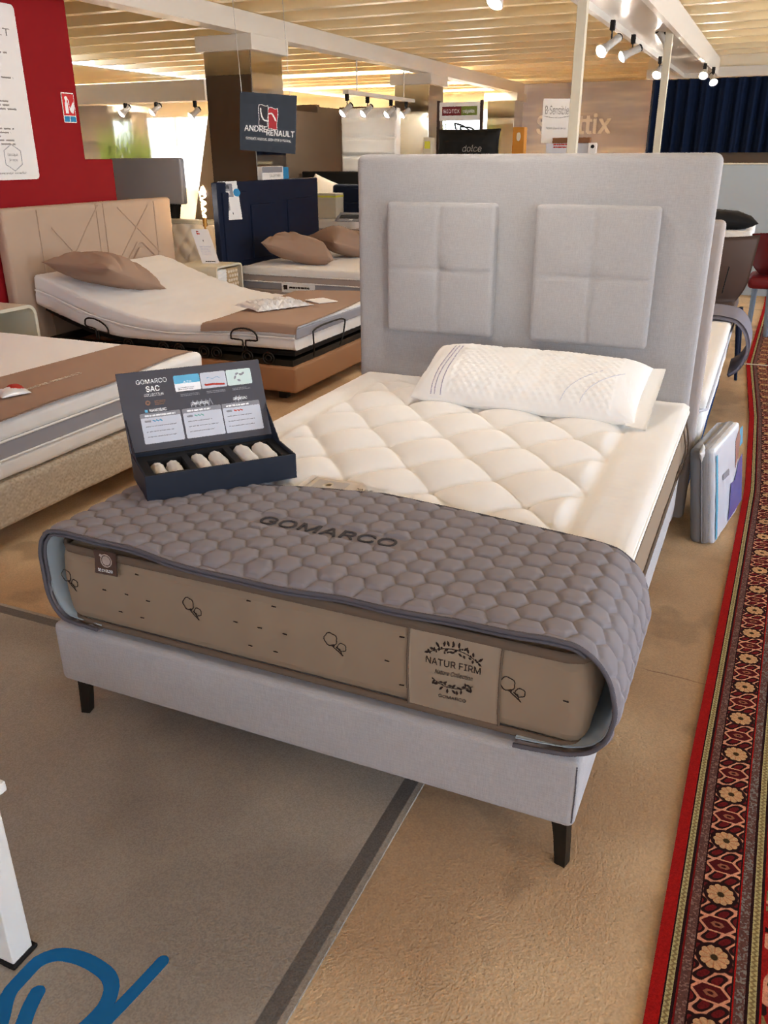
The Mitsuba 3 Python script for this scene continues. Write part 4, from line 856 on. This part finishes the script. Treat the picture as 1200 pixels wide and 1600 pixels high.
put('base', slab(5.3, 6.75, -2.79, -.85, .10, .295, .02), 'navy_velvet', nb, smooth=True)
for x, y in ((-1.0, 5.4), (-1.0, 6.65), (-2.7, 5.4), (-2.7, 6.65)): put('leg', bx((x - .03, y - .03, 0), (x + .03, y + .03, .11)), 'black_metal', nb, smooth=False)
nm_ = thing('mattress', 'white mattress with grey side bands on the navy bed', 'mattress')
put('lower_band', slab(5.29, 6.76, -2.79, -.84, .30, .372, .02), 'taupe_band', nm_, smooth=True); put('middle_band', slab(5.295, 6.755, -2.79, -.845, .368, .438, .015), 'grey_band', nm_, smooth=True, label='darker grey band'); put('upper_band', slab(5.29, 6.76, -2.79, -.84, .43, .50, .02), 'taupe_band', nm_, smooth=True)
put('top', softbox((-2.79, 5.29, .495), (-.84, 6.76, .565), .025, .03, lambda p, n: .02 * (meshkit.fbm(p * A([8, 8, 1.]), 3) - .4) * (n[:, 2] > .1)), 'mattress_white', nm_, smooth=True)
for z in (.438, .50): put('piping', tube(mring(5.285, 6.765, -2.79, -.835, z, .03), .006, 6, True), 'white_fabric', nm_, smooth=True)
tgg = put('label', rbox((-2.36, 5.282, .355), (-2.02, 5.288, .445), .002), 'board_white', nm_, label='white sewn label'); put('print', place(flat(union_all([rrect(-.15, -.02, -.11, .02, .002), bars(-.09, .008, .13, 1, .02, .016, rng)])), (-2.19, 5.2815, .40), (1, 0, 0), (0, 0, 1)), 'print_dark', tgg, smooth=False)
P2 = [((-2.36, 5.62, .675), -14, 30, 24, 'left of two taupe pillows on the navy bed'), ((-2.18, 6.28, .675), 10, 24, 62, 'right of two taupe pillows on the navy bed')]
for (o, rx, ry, rz, lbl), sd in zip(P2, (21, 33)):
    q = thing('pillow', lbl, 'pillow', 'taupe pillows on the navy bed'); put('cover', orient(pillow(.66, .46, .25, .08, .38, 56, .026, sd, 6), o, rx * .4, 14, rz), 'taupe_throw', q, smooth=True)
    put('lettering', orient(txt('ANDRÉ RENAULT', .02, .15), (o[0] + .04, o[1] - .02, o[2] + .095), rx * .4, 14, rz - 8), 'cream_lacquer', q, smooth=False, label='pale printed lettering')
pc = thing('price_card', 'white price card with room pictures and blue dot hung on the navy headboard', 'card')
Oc = A([-2.775, 5.20, .97]); Rc = A([.55, .83, .02]); Rc /= np.linalg.norm(Rc); Uc = A([-.10, -.02, 1.]); Uc /= np.linalg.norm(Uc); Nc = np.cross(Rc, Uc)
put('card', place(flat(rrect(-.09, 0, .09, .32, .002), .003), Oc, Rc, Uc), 'board_white', pc, smooth=False)
cp = lambda pg, mtl, dx, dy: put('print', place(flat(pg), Oc + Nc * .0033 + Rc * dx + Uc * dy, Rc, Uc), mtl, pc, smooth=False)
cp(rrect(-.06, 0, .05, .11, .001), 'grey_print', -.01, .19); cp(rrect(-.04, .02, .02, .05, .001), 'board_white', -.01, .19); cp(rrect(-.06, .06, .02, .09, .001), 'charcoal', -.01, .20); cp(rrect(-.05, 0, .01, .07, .001), 'text_grey', -.02, .08); cp(rrect(-.03, .02, .0, .05, .001), 'charcoal', -.02, .08); cp(rrect(-.003, 0, .003, .018, .001), 'print_dark', .01, .045); cp(Point(0, 0).buffer(.033), 'blue_print', .075, .225)
# mirror reflection above the navy headboard, built as a solid box
br = thing('reflected_brochure_box', 'small white and blue brochure box standing in for a mirror reflection above the navy headboard', 'brochure box')
put('box', rbox((-2.868, 5.80, 1.283), (-2.815, 6.19, 1.40), .003), 'board_white', br); put('picture', place(flat(rrect(-.185, .0, .185, .05, .003)), (-2.8145, 5.985, 1.345), (0, 1, 0), (0, 0, 1)), 'grey_print', br, smooth=False); put('lettering', place(txt('MATELAS', .024, .20, mirror=True), (-2.8145, 6.03, 1.305), (0, 1, 0), (0, 0, 1)), 'text_grey', br, smooth=False); put('spine', rbox((-2.867, 6.19, 1.283), (-2.817, 6.30, 1.39), .003), 'blue_print', br)
# hanging sign
sg = thing('hanging_sign', 'navy hanging sign with black and red logo and white lettering', 'sign')
TL, TR, BR = A([-2.018, 4.267, 1.918]), A([-1.645, 4.41, 1.869]), A([-1.564, 4.28, 1.515])
Rs = TR - TL; Rs[2] = -.030; Ws = .41; Rs /= np.linalg.norm(Rs); Us = A([0, 0, 1.]) - Rs * Rs[2]; Us /= np.linalg.norm(Us); Ns = np.cross(Rs, Us); Hs = .385
Os = TL - Us * Hs
put('board', place(bx((0, 0, -.006), (Ws, Hs, 0)), Os, Rs, Us), 'sign_navy', sg, smooth=False)
sp = lambda m, mtl, u, v, nm='print', off=.0004: put(nm, place(m, Os + Rs * u + Us * v + Ns * off, Rs, Us), mtl, sg, smooth=False)
wav = lambda x0, y0, x1, y1: Polygon([(x0 + (x1 - x0) * t, y1 + .004 * math.sin(t * 6.3)) for t in np.linspace(0, 1, 12)] + [(x1 + .003 * math.sin(t * 6), y1 + (y0 - y1) * t) for t in np.linspace(.1, .9, 8)] + [(x1 + (x0 - x1) * t, y0 + .004 * math.sin((1 - t) * 6.3)) for t in np.linspace(0, 1, 12)] + [(x0 + .003 * math.sin(t * 6), y0 + (y1 - y0) * t) for t in np.linspace(.1, .9, 8)])
q1, q2 = wav(-.066, -.062, -.004, .070), wav(.004, -.078, .066, .056)
sp(flat(q1.buffer(.004).union(q2.buffer(.004))), 'white_print', .205, .235, 'logo'); sp(flat(q1, .0014), 'logo_dark', .205, .235, 'logo'); sp(flat(q2, .0014), 'logo_red', .205, .235, 'logo')
sp(flat(LineString(spline([(-.055, .05), (-.045, .0), (-.025, -.025), (.0, -.028)], 20)).buffer(.005), .002), 'white_print', .205, .235, 'logo'); sp(flat(LineString(spline([(.004, .018), (.025, .022), (.04, .006), (.055, -.022)], 20)).buffer(.005), .002), 'white_print', .205, .235, 'logo')
sp(txt('ANDRÉ', .038, .165, bold=True), 'white_print', .115, .132, 'lettering'); sp(txt('RENAULT', .038, .205, bold=True), 'white_print', .297, .112, 'lettering'); sp(txt('EXIGENCE ABSOLUE, BIEN-ÊTRE INTÉGRAL', .0165, .33), 'white_print', .210, .075, 'lettering')
for u in (.012, Ws - .05): put('wire', cyl(Os + Rs * u + Us * Hs - Us * .005, (Os + Rs * u)[:2].tolist() + [2.655], .0018, 6), 'steel', sg)

# ================================================================== far bay between the columns
one('upright_mattress', softbox((-3.86, 9.55, .02), (-3.06, 9.72, 2.06), .03, .025, lambda p, n: -.03 * np.exp(-(((p[:, 2] - 1.14) % .23 - .115) / .018) ** 2) * (n[:, 1] < -.5)), 'white_fabric', 'tall white quilted mattress standing upright left of the second column', 'mattress', smooth=True)
fb = thing('black_headboard_bed', 'bed with black headboard in the far bay right of the navy headboard', 'bed'); put('headboard', softbox((-4.15, 8.95, .1), (-3.2, 9.05, 1.30), .02, .06), 'black', fb, smooth=True); put('base', slab(7.55, 8.95, -4.05, -2.75, .10, .70, .03), 'brown_wall', fb, smooth=True)
fm = thing('mattress', 'cream mattress of the far bed with the black headboard', 'mattress'); put('top', slab(7.5, 8.93, -4.05, -2.7, .70, .83, .04), 'mattress_white', fm, smooth=True); put('piping', tube(mring(7.49, 8.93, -4.05, -2.69, .72, .04), .006, 6, True), 'taupe_band', fm, smooth=True)
one('pillow', orient(pillow(.5, .34, .15, .05, .5, 30, .006, 44), (-3.62, 8.6, 1.06), 58, 20, 0), 'cream_leather', 'cream pillow leaning on the black headboard of the far bed', 'pillow', smooth=True)
nc = thing('navy_footboard', 'dark navy stepped upholstered footboard on the far cream mattress', 'footboard'); put('back', softbox((-3.12, 7.80, .95), (-2.62, 7.90, 1.185), .04, .02), 'navy_velvet', nc, smooth=True); put('seat', softbox((-2.98, 7.76, .832), (-2.62, 7.95, 1.0), .02, .02), 'navy_velvet', nc, smooth=True)
bx1 = thing('display_box', 'cream box with yellow stripe on the far cream mattress', 'box'); put('box', rbox((-3.22, 7.52, .832), (-2.93, 7.72, 1.10), .004), 'cream_lacquer', bx1); put('stripe', rbox((-3.222, 7.518, 1.055), (-2.928, 7.722, 1.075), .002), 'yellow_print', bx1, label='yellow stripe')
mg = thing('magazine', 'open magazine on the far cream mattress beside the cream box', 'magazine'); put('cover', orient(rbox((-.14, -.10, 0), (.14, .10, .008), .002), (-2.80, 7.58, .845), 24, 0, 12), 'grey_print', mg); put('picture', orient(flat(rrect(-.10, -.05, .12, .04, .002)), (-2.80, 7.58, .8535), 24, 0, 12), 'charcoal', mg, smooth=False)
# ---- tall display cabinet hidden behind the main headboard, and what stands on it
cb = thing('display_cabinet', 'low-lit display cabinet behind the grey headboard carrying boxes and signs', 'cabinet'); put('body', rbox((-1.95, 6.87, .0), (.08, 7.6, 1.40), .01), 'wood_brown', cb); put('top', rbox((-1.97, 6.85, 1.40), (.10, 7.62, 1.43), .006), 'cream_lacquer', cb)
bg = thing('cushion_bag', 'black cushion bag with white script behind the grey headboard', 'cushion'); put('body', orient(pillow(.66, .30, .14, .05, .5, 40, .006, 55), (-1.30, 7.28, 1.58), 84, 0, 0), 'black', bg, smooth=True)
put('lettering', place(txt('dolce', .06, .20, .001, shear=.2), (-1.24, 7.203, 1.52), (1, 0, 0), (0, -.1, 1)), 'text_grey', bg, smooth=False)
put('handle', tube(spline([(-1.42, 7.27, 1.70), (-1.44, 7.25, 1.78), (-1.36, 7.24, 1.76), (-1.26, 7.27, 1.69)], 24), .007, 8), 'black', bg, smooth=True); put('handle', tube(spline([(-1.38, 7.30, 1.70), (-1.40, 7.31, 1.75), (-1.30, 7.32, 1.74), (-1.22, 7.28, 1.685)], 24), .007, 8), 'black', bg, smooth=True)
rk = thing('sign_rack', 'dark brown rack with maroon and green sign panel above the black cushion bag', 'sign')
for x in (-1.72, -1.255): put('post', bx((x - .013, 7.52, 1.43), (x + .013, 7.55, 2.00)), 'rack_brown', rk, smooth=False)
put('shelf', bx((-1.72, 7.50, 1.70), (-1.255, 7.56, 1.715)), 'rack_brown', rk, smooth=False); put('panel', bx((-1.71, 7.525, 1.815), (-1.265, 7.54, 1.985)), 'board_white', rk, smooth=False)
put('print', bx((-1.675, 7.52, 1.862), (-1.47, 7.524, 1.945)), 'maroon', rk, smooth=False); put('print', bx((-1.47, 7.52, 1.862), (-1.30, 7.524, 1.945)), 'leaf_green_print', rk, smooth=False)
put('lettering', place(txt('BIOTEX', .034, .17), (-1.572, 7.5198, 1.885), (1, 0, 0), (0, 0, 1)), 'white_print', rk, smooth=False); put('lettering', place(txt('végétal', .034, .13, shear=.2), (-1.39, 7.5198, 1.885), (1, 0, 0), (0, 0, 1)), 'white_print', rk, smooth=False)
oc = thing('orange_carton', 'narrow orange carton with pale oval print behind the grey headboard', 'carton'); put('box', rbox((-.825, 7.2, 1.43), (-.71, 7.3, 1.735), .003), 'orange_card', oc); put('print', place(flat(affinity.scale(Point(0, 0).buffer(.03), .7, 1.3)), (-.765, 7.1995, 1.65), (1, 0, 0), (0, 0, 1)), 'cream_lacquer', oc, smooth=False)
yc = thing('cream_carton', 'narrow cream carton with yellow print at left of the black cushion bag', 'carton'); put('box', rbox((-1.755, 7.2, 1.43), (-1.668, 7.3, 1.655), .003), 'cream_lacquer', yc); put('print', place(flat(rrect(-.03, -.05, .03, .02, .003)), (-1.71, 7.1995, 1.60), (1, 0, 0), (0, 0, 1)), 'yellow_print', yc, smooth=False)
one('white_panel', rbox((-1.22, 7.45, 1.43), (-1.10, 7.48, 1.72), .004), 'board_white', 'small white panel at right of the black cushion bag', 'panel')
bs = thing('counter_sign', 'white standing sign with grey lettering before the cloud-printed wall', 'sign')
put('board', place(bx((0, 0, -.006), (.262, .375, 0)), (-.492, 7.0, 1.59), (1, .06, -.03), (0, 0, 1)), 'board_white', bs, smooth=False); Rb = A([1, .06, -.03]); Rb /= np.linalg.norm(Rb)
bp_ = lambda m, mtl, u, v, nm='lettering': put(nm, place(m, A([-.492, 7.0, 1.59]) + Rb * u + A([0, -.0006, v]), Rb, (0, 0, 1)), mtl, bs, smooth=False)
bp_(txt('B·Sensible', .070, .215), 'text_grey', .131, .245); bp_(flat(LineString(spline([(-.115, .0), (.0, -.012), (.115, .004)], 12)).buffer(.0022)), 'text_grey', .131, .228, 'print'); bp_(txt('Repose dans la nature', .018, .18), 'grey_print', .131, .12); put('foot', rbox((-.36, 6.99, 1.43), (-.32, 7.06, 1.60), .003), 'steel', bs)
tr = thing('counter_tray', 'brown wooden tray with small boxes in front of the white sign', 'tray'); put('board', rbox((-.36, 6.90, 1.585), (-.015, 6.96, 1.632), .004), 'wood_brown', tr); put('stand', rbox((-.42, 6.91, 1.43), (.02, 6.96, 1.585), .004), 'pale_print', tr); put('print', place(flat(bars(-.10, .02, .12, 2, .022, .012, rng)), (-.25, 6.9095, 1.56), (1, 0, 0), (0, 0, 1)), 'red_print', tr, smooth=False)
sb = thing('switch_box', 'small white socket box at the foot of the nearer cream post', 'socket'); put('box', rbox((-.02, 6.86, 1.43), (.055, 6.90, 1.585), .004), 'board_white', sb); put('hole', place(lathe([(0, 0), (.016, 0), (.016, .003), (0, .003)], 12), (.02, 6.859, 1.555), (1, 0, 0), (0, 0, 1)), 'black', sb)
# shop-window planters beside the third column
pg = thing('planter', 'tall grass planter by the shop window beyond the columns', 'planter'); put('trough', rbox((-4.7, 13.15, 0), (-3.5, 13.5, .95), .01), 'brown_wall', pg)
bl = []
for i in range(520):
    x, y = rng.uniform(-4.66, -3.54), rng.uniform(13.18, 13.47); h = rng.uniform(.7, 1.3); d = rng.normal(0, .12, 2); t = np.linspace(0, 1, 5)
    c = np.stack([x + d[0] * t ** 2, y + d[1] * t ** 2, .94 + h * t], 1); w_ = .007 * (1 - t ** 2 * .95); a = rng.uniform(0, np.pi); s_ = A([math.cos(a), math.sin(a), 0])
    V = np.vstack([c - s_ * w_[:, None], c + s_ * w_[:, None]]); F = np.vstack([[[j, j + 5, j + 6], [j, j + 6, j + 1]] for j in range(4)]); bl.append(trimesh.Trimesh(V, F, process=False))
k = put('grass', cat(*bl), 'leaf', pg, smooth=False); labels[k] = {'label': 'dense upright grass blades', 'kind': 'stuff'}

# ================================================================== right: bed behind, package, chairs
b2 = thing('navy_bed', 'navy bed with pale grey headboard standing back to back with the grey bed', 'bed')
put('headboard', softbox((.10, 2.125, .03), (1.468, 2.185, 1.262), .022, .05), 'headboard_pale', b2, smooth=True); put('base', slab(2.19, 4.40, .10, 1.46, .08, .31, .02), 'navy_base', b2, smooth=True)
for x, y in ((1.3, 2.4), (1.3, 4.3), (.2, 2.4), (.2, 4.3)): put('leg', bx((x - .025, y - .025, 0), (x + .025, y + .025, .09)), 'black_metal', b2, smooth=False)
m2 = thing('mattress', 'white mattress on the navy bed behind the grey headboard', 'mattress'); put('body', slab(2.19, 4.42, .09, 1.485, .315, .50, .03), 'white_fabric', m2, smooth=True); put('top', slab(2.19, 4.42, .09, 1.49, .50, .565, .028), 'mattress_white', m2, smooth=True); put('piping', tube(mring(2.18, 4.425, .085, 1.495, .503, .03), .006, 6, True), 'pale_print', m2, smooth=True)
ru = thing('folded_runner', 'grey padded runner folded over the foot of the white mattress at right', 'runner'); pr2 = spline([(1.0, .590), (1.36, .600), (1.50, .585), (1.59, .50), (1.615, .40), (1.585, .30), (1.52, .235)], 60)
P = A([[(x, y, z) for y in np.linspace(4.0, 4.46, 12)] for x, z in pr2]); put('cloth', sheet(P, .02), 'runner_grey', ru, smooth=True)
skr = spline([(.9, .0), (1.0, 0)], 3)
# packaged duvet leaning on the bed corner
pkg = thing('packaged_pillow', 'bedding pack in clear plastic with blue and purple print leaning beside the grey headboard', 'package')
PX_, PU_, PN_ = A([.16, .985, 0.0]), A([-.13, .04, .98]), None
PX_ /= np.linalg.norm(PX_); PU_ -= PX_ * (PX_ @ PU_); PU_ /= np.linalg.norm(PU_); PN_ = np.cross(PX_, PU_)
PO_ = A([1.612, 1.955, .008]); TH_ = .10
def pkm(m): return place(m, PO_, PX_, PU_)
W_, H2 = .45, .41
put('grey_back', pkm(softbox((0, .0, -TH_), (W_, H2, -TH_ * .42), .024, .02, lambda p, n: .004 * (meshkit.fbm(p * 14, 3) - .5))), 'pack_grey', pkg, smooth=True)
put('dotted_band', pkm(softbox((-.003, .004, -TH_ * .52), (W_ + .003, H2 + .003, -TH_ * .22), .012, .02)), 'pack_dots', pkg, smooth=True)
put('front', pkm(softbox((.0, .004, -TH_ * .3), (W_, H2, .0), .018, .016, lambda p, n: .008 * (meshkit.fbm(p * 16 + 3, 3) - .4) + .012 * (n[:, 2] > .5) * np.sin(np.clip(p[:, 0] / W_, 0, 1) * np.pi) * np.sin(np.clip(p[:, 1] / H2, 0, 1) * np.pi))), 'pack_white', pkg, smooth=True)
put('seam', pkm(tube(A([(*sbox(.02, .02, W_ - .02, H2 - .02).buffer(.02).exterior.interpolate(t, normalized=True).coords[0], -TH_ * .5) for t in np.linspace(0, 1, 90, endpoint=False)]), .004, 6, True)), 'grey_print', pkg, smooth=True)
def curved(poly, z0=.0015):
    m = flat(poly, .001); m = trimesh.Trimesh(*trimesh.remesh.subdivide_to_size(m.vertices, m.faces, .02), process=False); v = m.vertices
    v[:, 2] += z0 + .0125 * np.sin(np.clip(v[:, 0] / W_, 0, 1) * np.pi) * np.sin(np.clip(v[:, 1] / H2, 0, 1) * np.pi) + .0016; return pkm(m)
put('print', curved(rrect(.012, .02, .034, H2 - .03, .003)), 'pack_cyan', pkg, smooth=True, label='cyan printed strip'); put('print', curved(Polygon([(.22, .03), (.50, .03), (.50, .25), (.40, .24), (.30, .19), (.22, .2)])), 'pack_purple', pkg, smooth=True, label='purple printed area'); put('print', curved(Polygon([(.32, .24), (.40, .27), (.46, .34), (.42, .38), (.34, .35)])), 'pack_skin', pkg, smooth=True); put('print', curved(rrect(.10, .25, .19, .275, .003)), 'grey_print', pkg, smooth=True); put('print', curved(rrect(.44, .30, .50, .38, .003)), 'pack_cyan', pkg, smooth=True)
for o in ((-.004, H2 - .015),): put('plastic_corner', pkm(orient(pillow(.06, .05, .02, .2, .5, 12, .004, 3, 40), (o[0], o[1], -TH_ * .45), 0, 0, 30)), 'plastic_film', pkg, smooth=True)
# chairs at the far table
def barrel(w, h, t, curve, dip=0.0):
    u = np.linspace(-1, 1, 26); v = np.linspace(0, 1, 18); U, V = np.meshgrid(u, v, indexing='ij'); wd = w / 2 * (.80 + .20 * V) * (1 - 1.6 * np.clip(.32 - V, 0, 1) ** 1.6)
    return sheet(np.stack([U * wd, -.04 * np.sin(V * np.pi) * 0 + curve * (U ** 2) + .10 * (1 - V) ** 2.5, V * h * (1 - dip * U ** 2) + .015 * U ** 2 * V], -1), t)
ch1 = thing('chair', 'brown leather chair with curved back behind the pale headboard at right', 'chair')
put('backrest', place(barrel(.47, .44, .025, .05), (1.325, 4.93, .53)), 'brown_leather', ch1, smooth=True); put('seat', softbox((1.12, 4.95, .44), (1.48, 5.40, .53), .04, .04), 'brown_leather', ch1, smooth=True); put('seam', tube([(1.375, 4.93, .60), (1.385, 4.925, .70), (1.395, 4.925, .78)], .004, 6), 'black', ch1)
for x, y, dx, dy in ((1.22, 5.02, -.05, -.08), (1.50, 5.02, .05, -.08), (1.22, 5.34, -.05, .06), (1.50, 5.34, .05, .06)): put('leg', tube([(x, y, .45), (x + dx * .5, y + dy * .5, .22), (x + dx, y + dy, 0)], [.018, .014, .010], 8), 'navy_velvet', ch1)
ch2 = thing('chair', 'dark red leather chair with grey-blue legs at the right edge', 'chair')
put('backrest', place(barrel(.56, .36, .03, .20, .12), (1.74, 6.44, .53)), 'red_leather', ch2, smooth=True); put('seat', softbox((1.50, 6.48, .43), (1.93, 6.95, .53), .04, .04), 'red_leather', ch2, smooth=True)
for x, y, dx, dy in ((1.68, 6.60, .03, .05), (1.56, 6.90, .0, .06), (1.9, 6.52, .04, -.04), (1.9, 6.88, .04, .06)): put('leg', tube([(x, y, .45), (x + dx * .5, y + dy * .5, .22), (x + dx, y + dy, .0105 if x > 1.6 else 0)], [.026, .024, .020], 10), 'grey_legs', ch2)
put('rail', tube([(1.56, 6.88, .43), (1.62, 6.74, .43), (1.68, 6.60, .43)], .022, 8), 'grey_legs', ch2)
dt = thing('display_table', 'white padded display table behind the brown chair', 'table'); put('top', slab(6.3, 7.4, .66, 1.475, .80, .905, .03), 'white_fabric', dt, smooth=True); put('stand', bx((.76, 6.5, 0), (1.36, 7.2, .80)), 'lacquer_white', dt, smooth=False)
one('cushion', orient(pillow(.50, .38, .15, .05, .45, 34, .010, 61), (1.24, 6.55, .975), 0, 3, 8), 'charcoal', 'black cushion on the white display table at right', 'cushion', smooth=True)
# white table at the lower left corner
tb = thing('side_table', 'white square-legged table corner at the lower left', 'table')
for x0, y0 in ((.43, -.668), (.43, -1.30), (-.20, -.668), (-.20, -1.30)):
    put('leg', rbox((x0, y0, .016), (x0 + .051, y0 + .05, .412), .003), 'lacquer_white', tb); put('foot_pad', rbox((x0 - .006, y0 - .006, .008), (x0 + .057, y0 + .058, .018), .003), 'black', tb)
put('top', rbox((-.215, -1.32, .412), (.496, -.605, .435), .004), 'lacquer_white', tb)
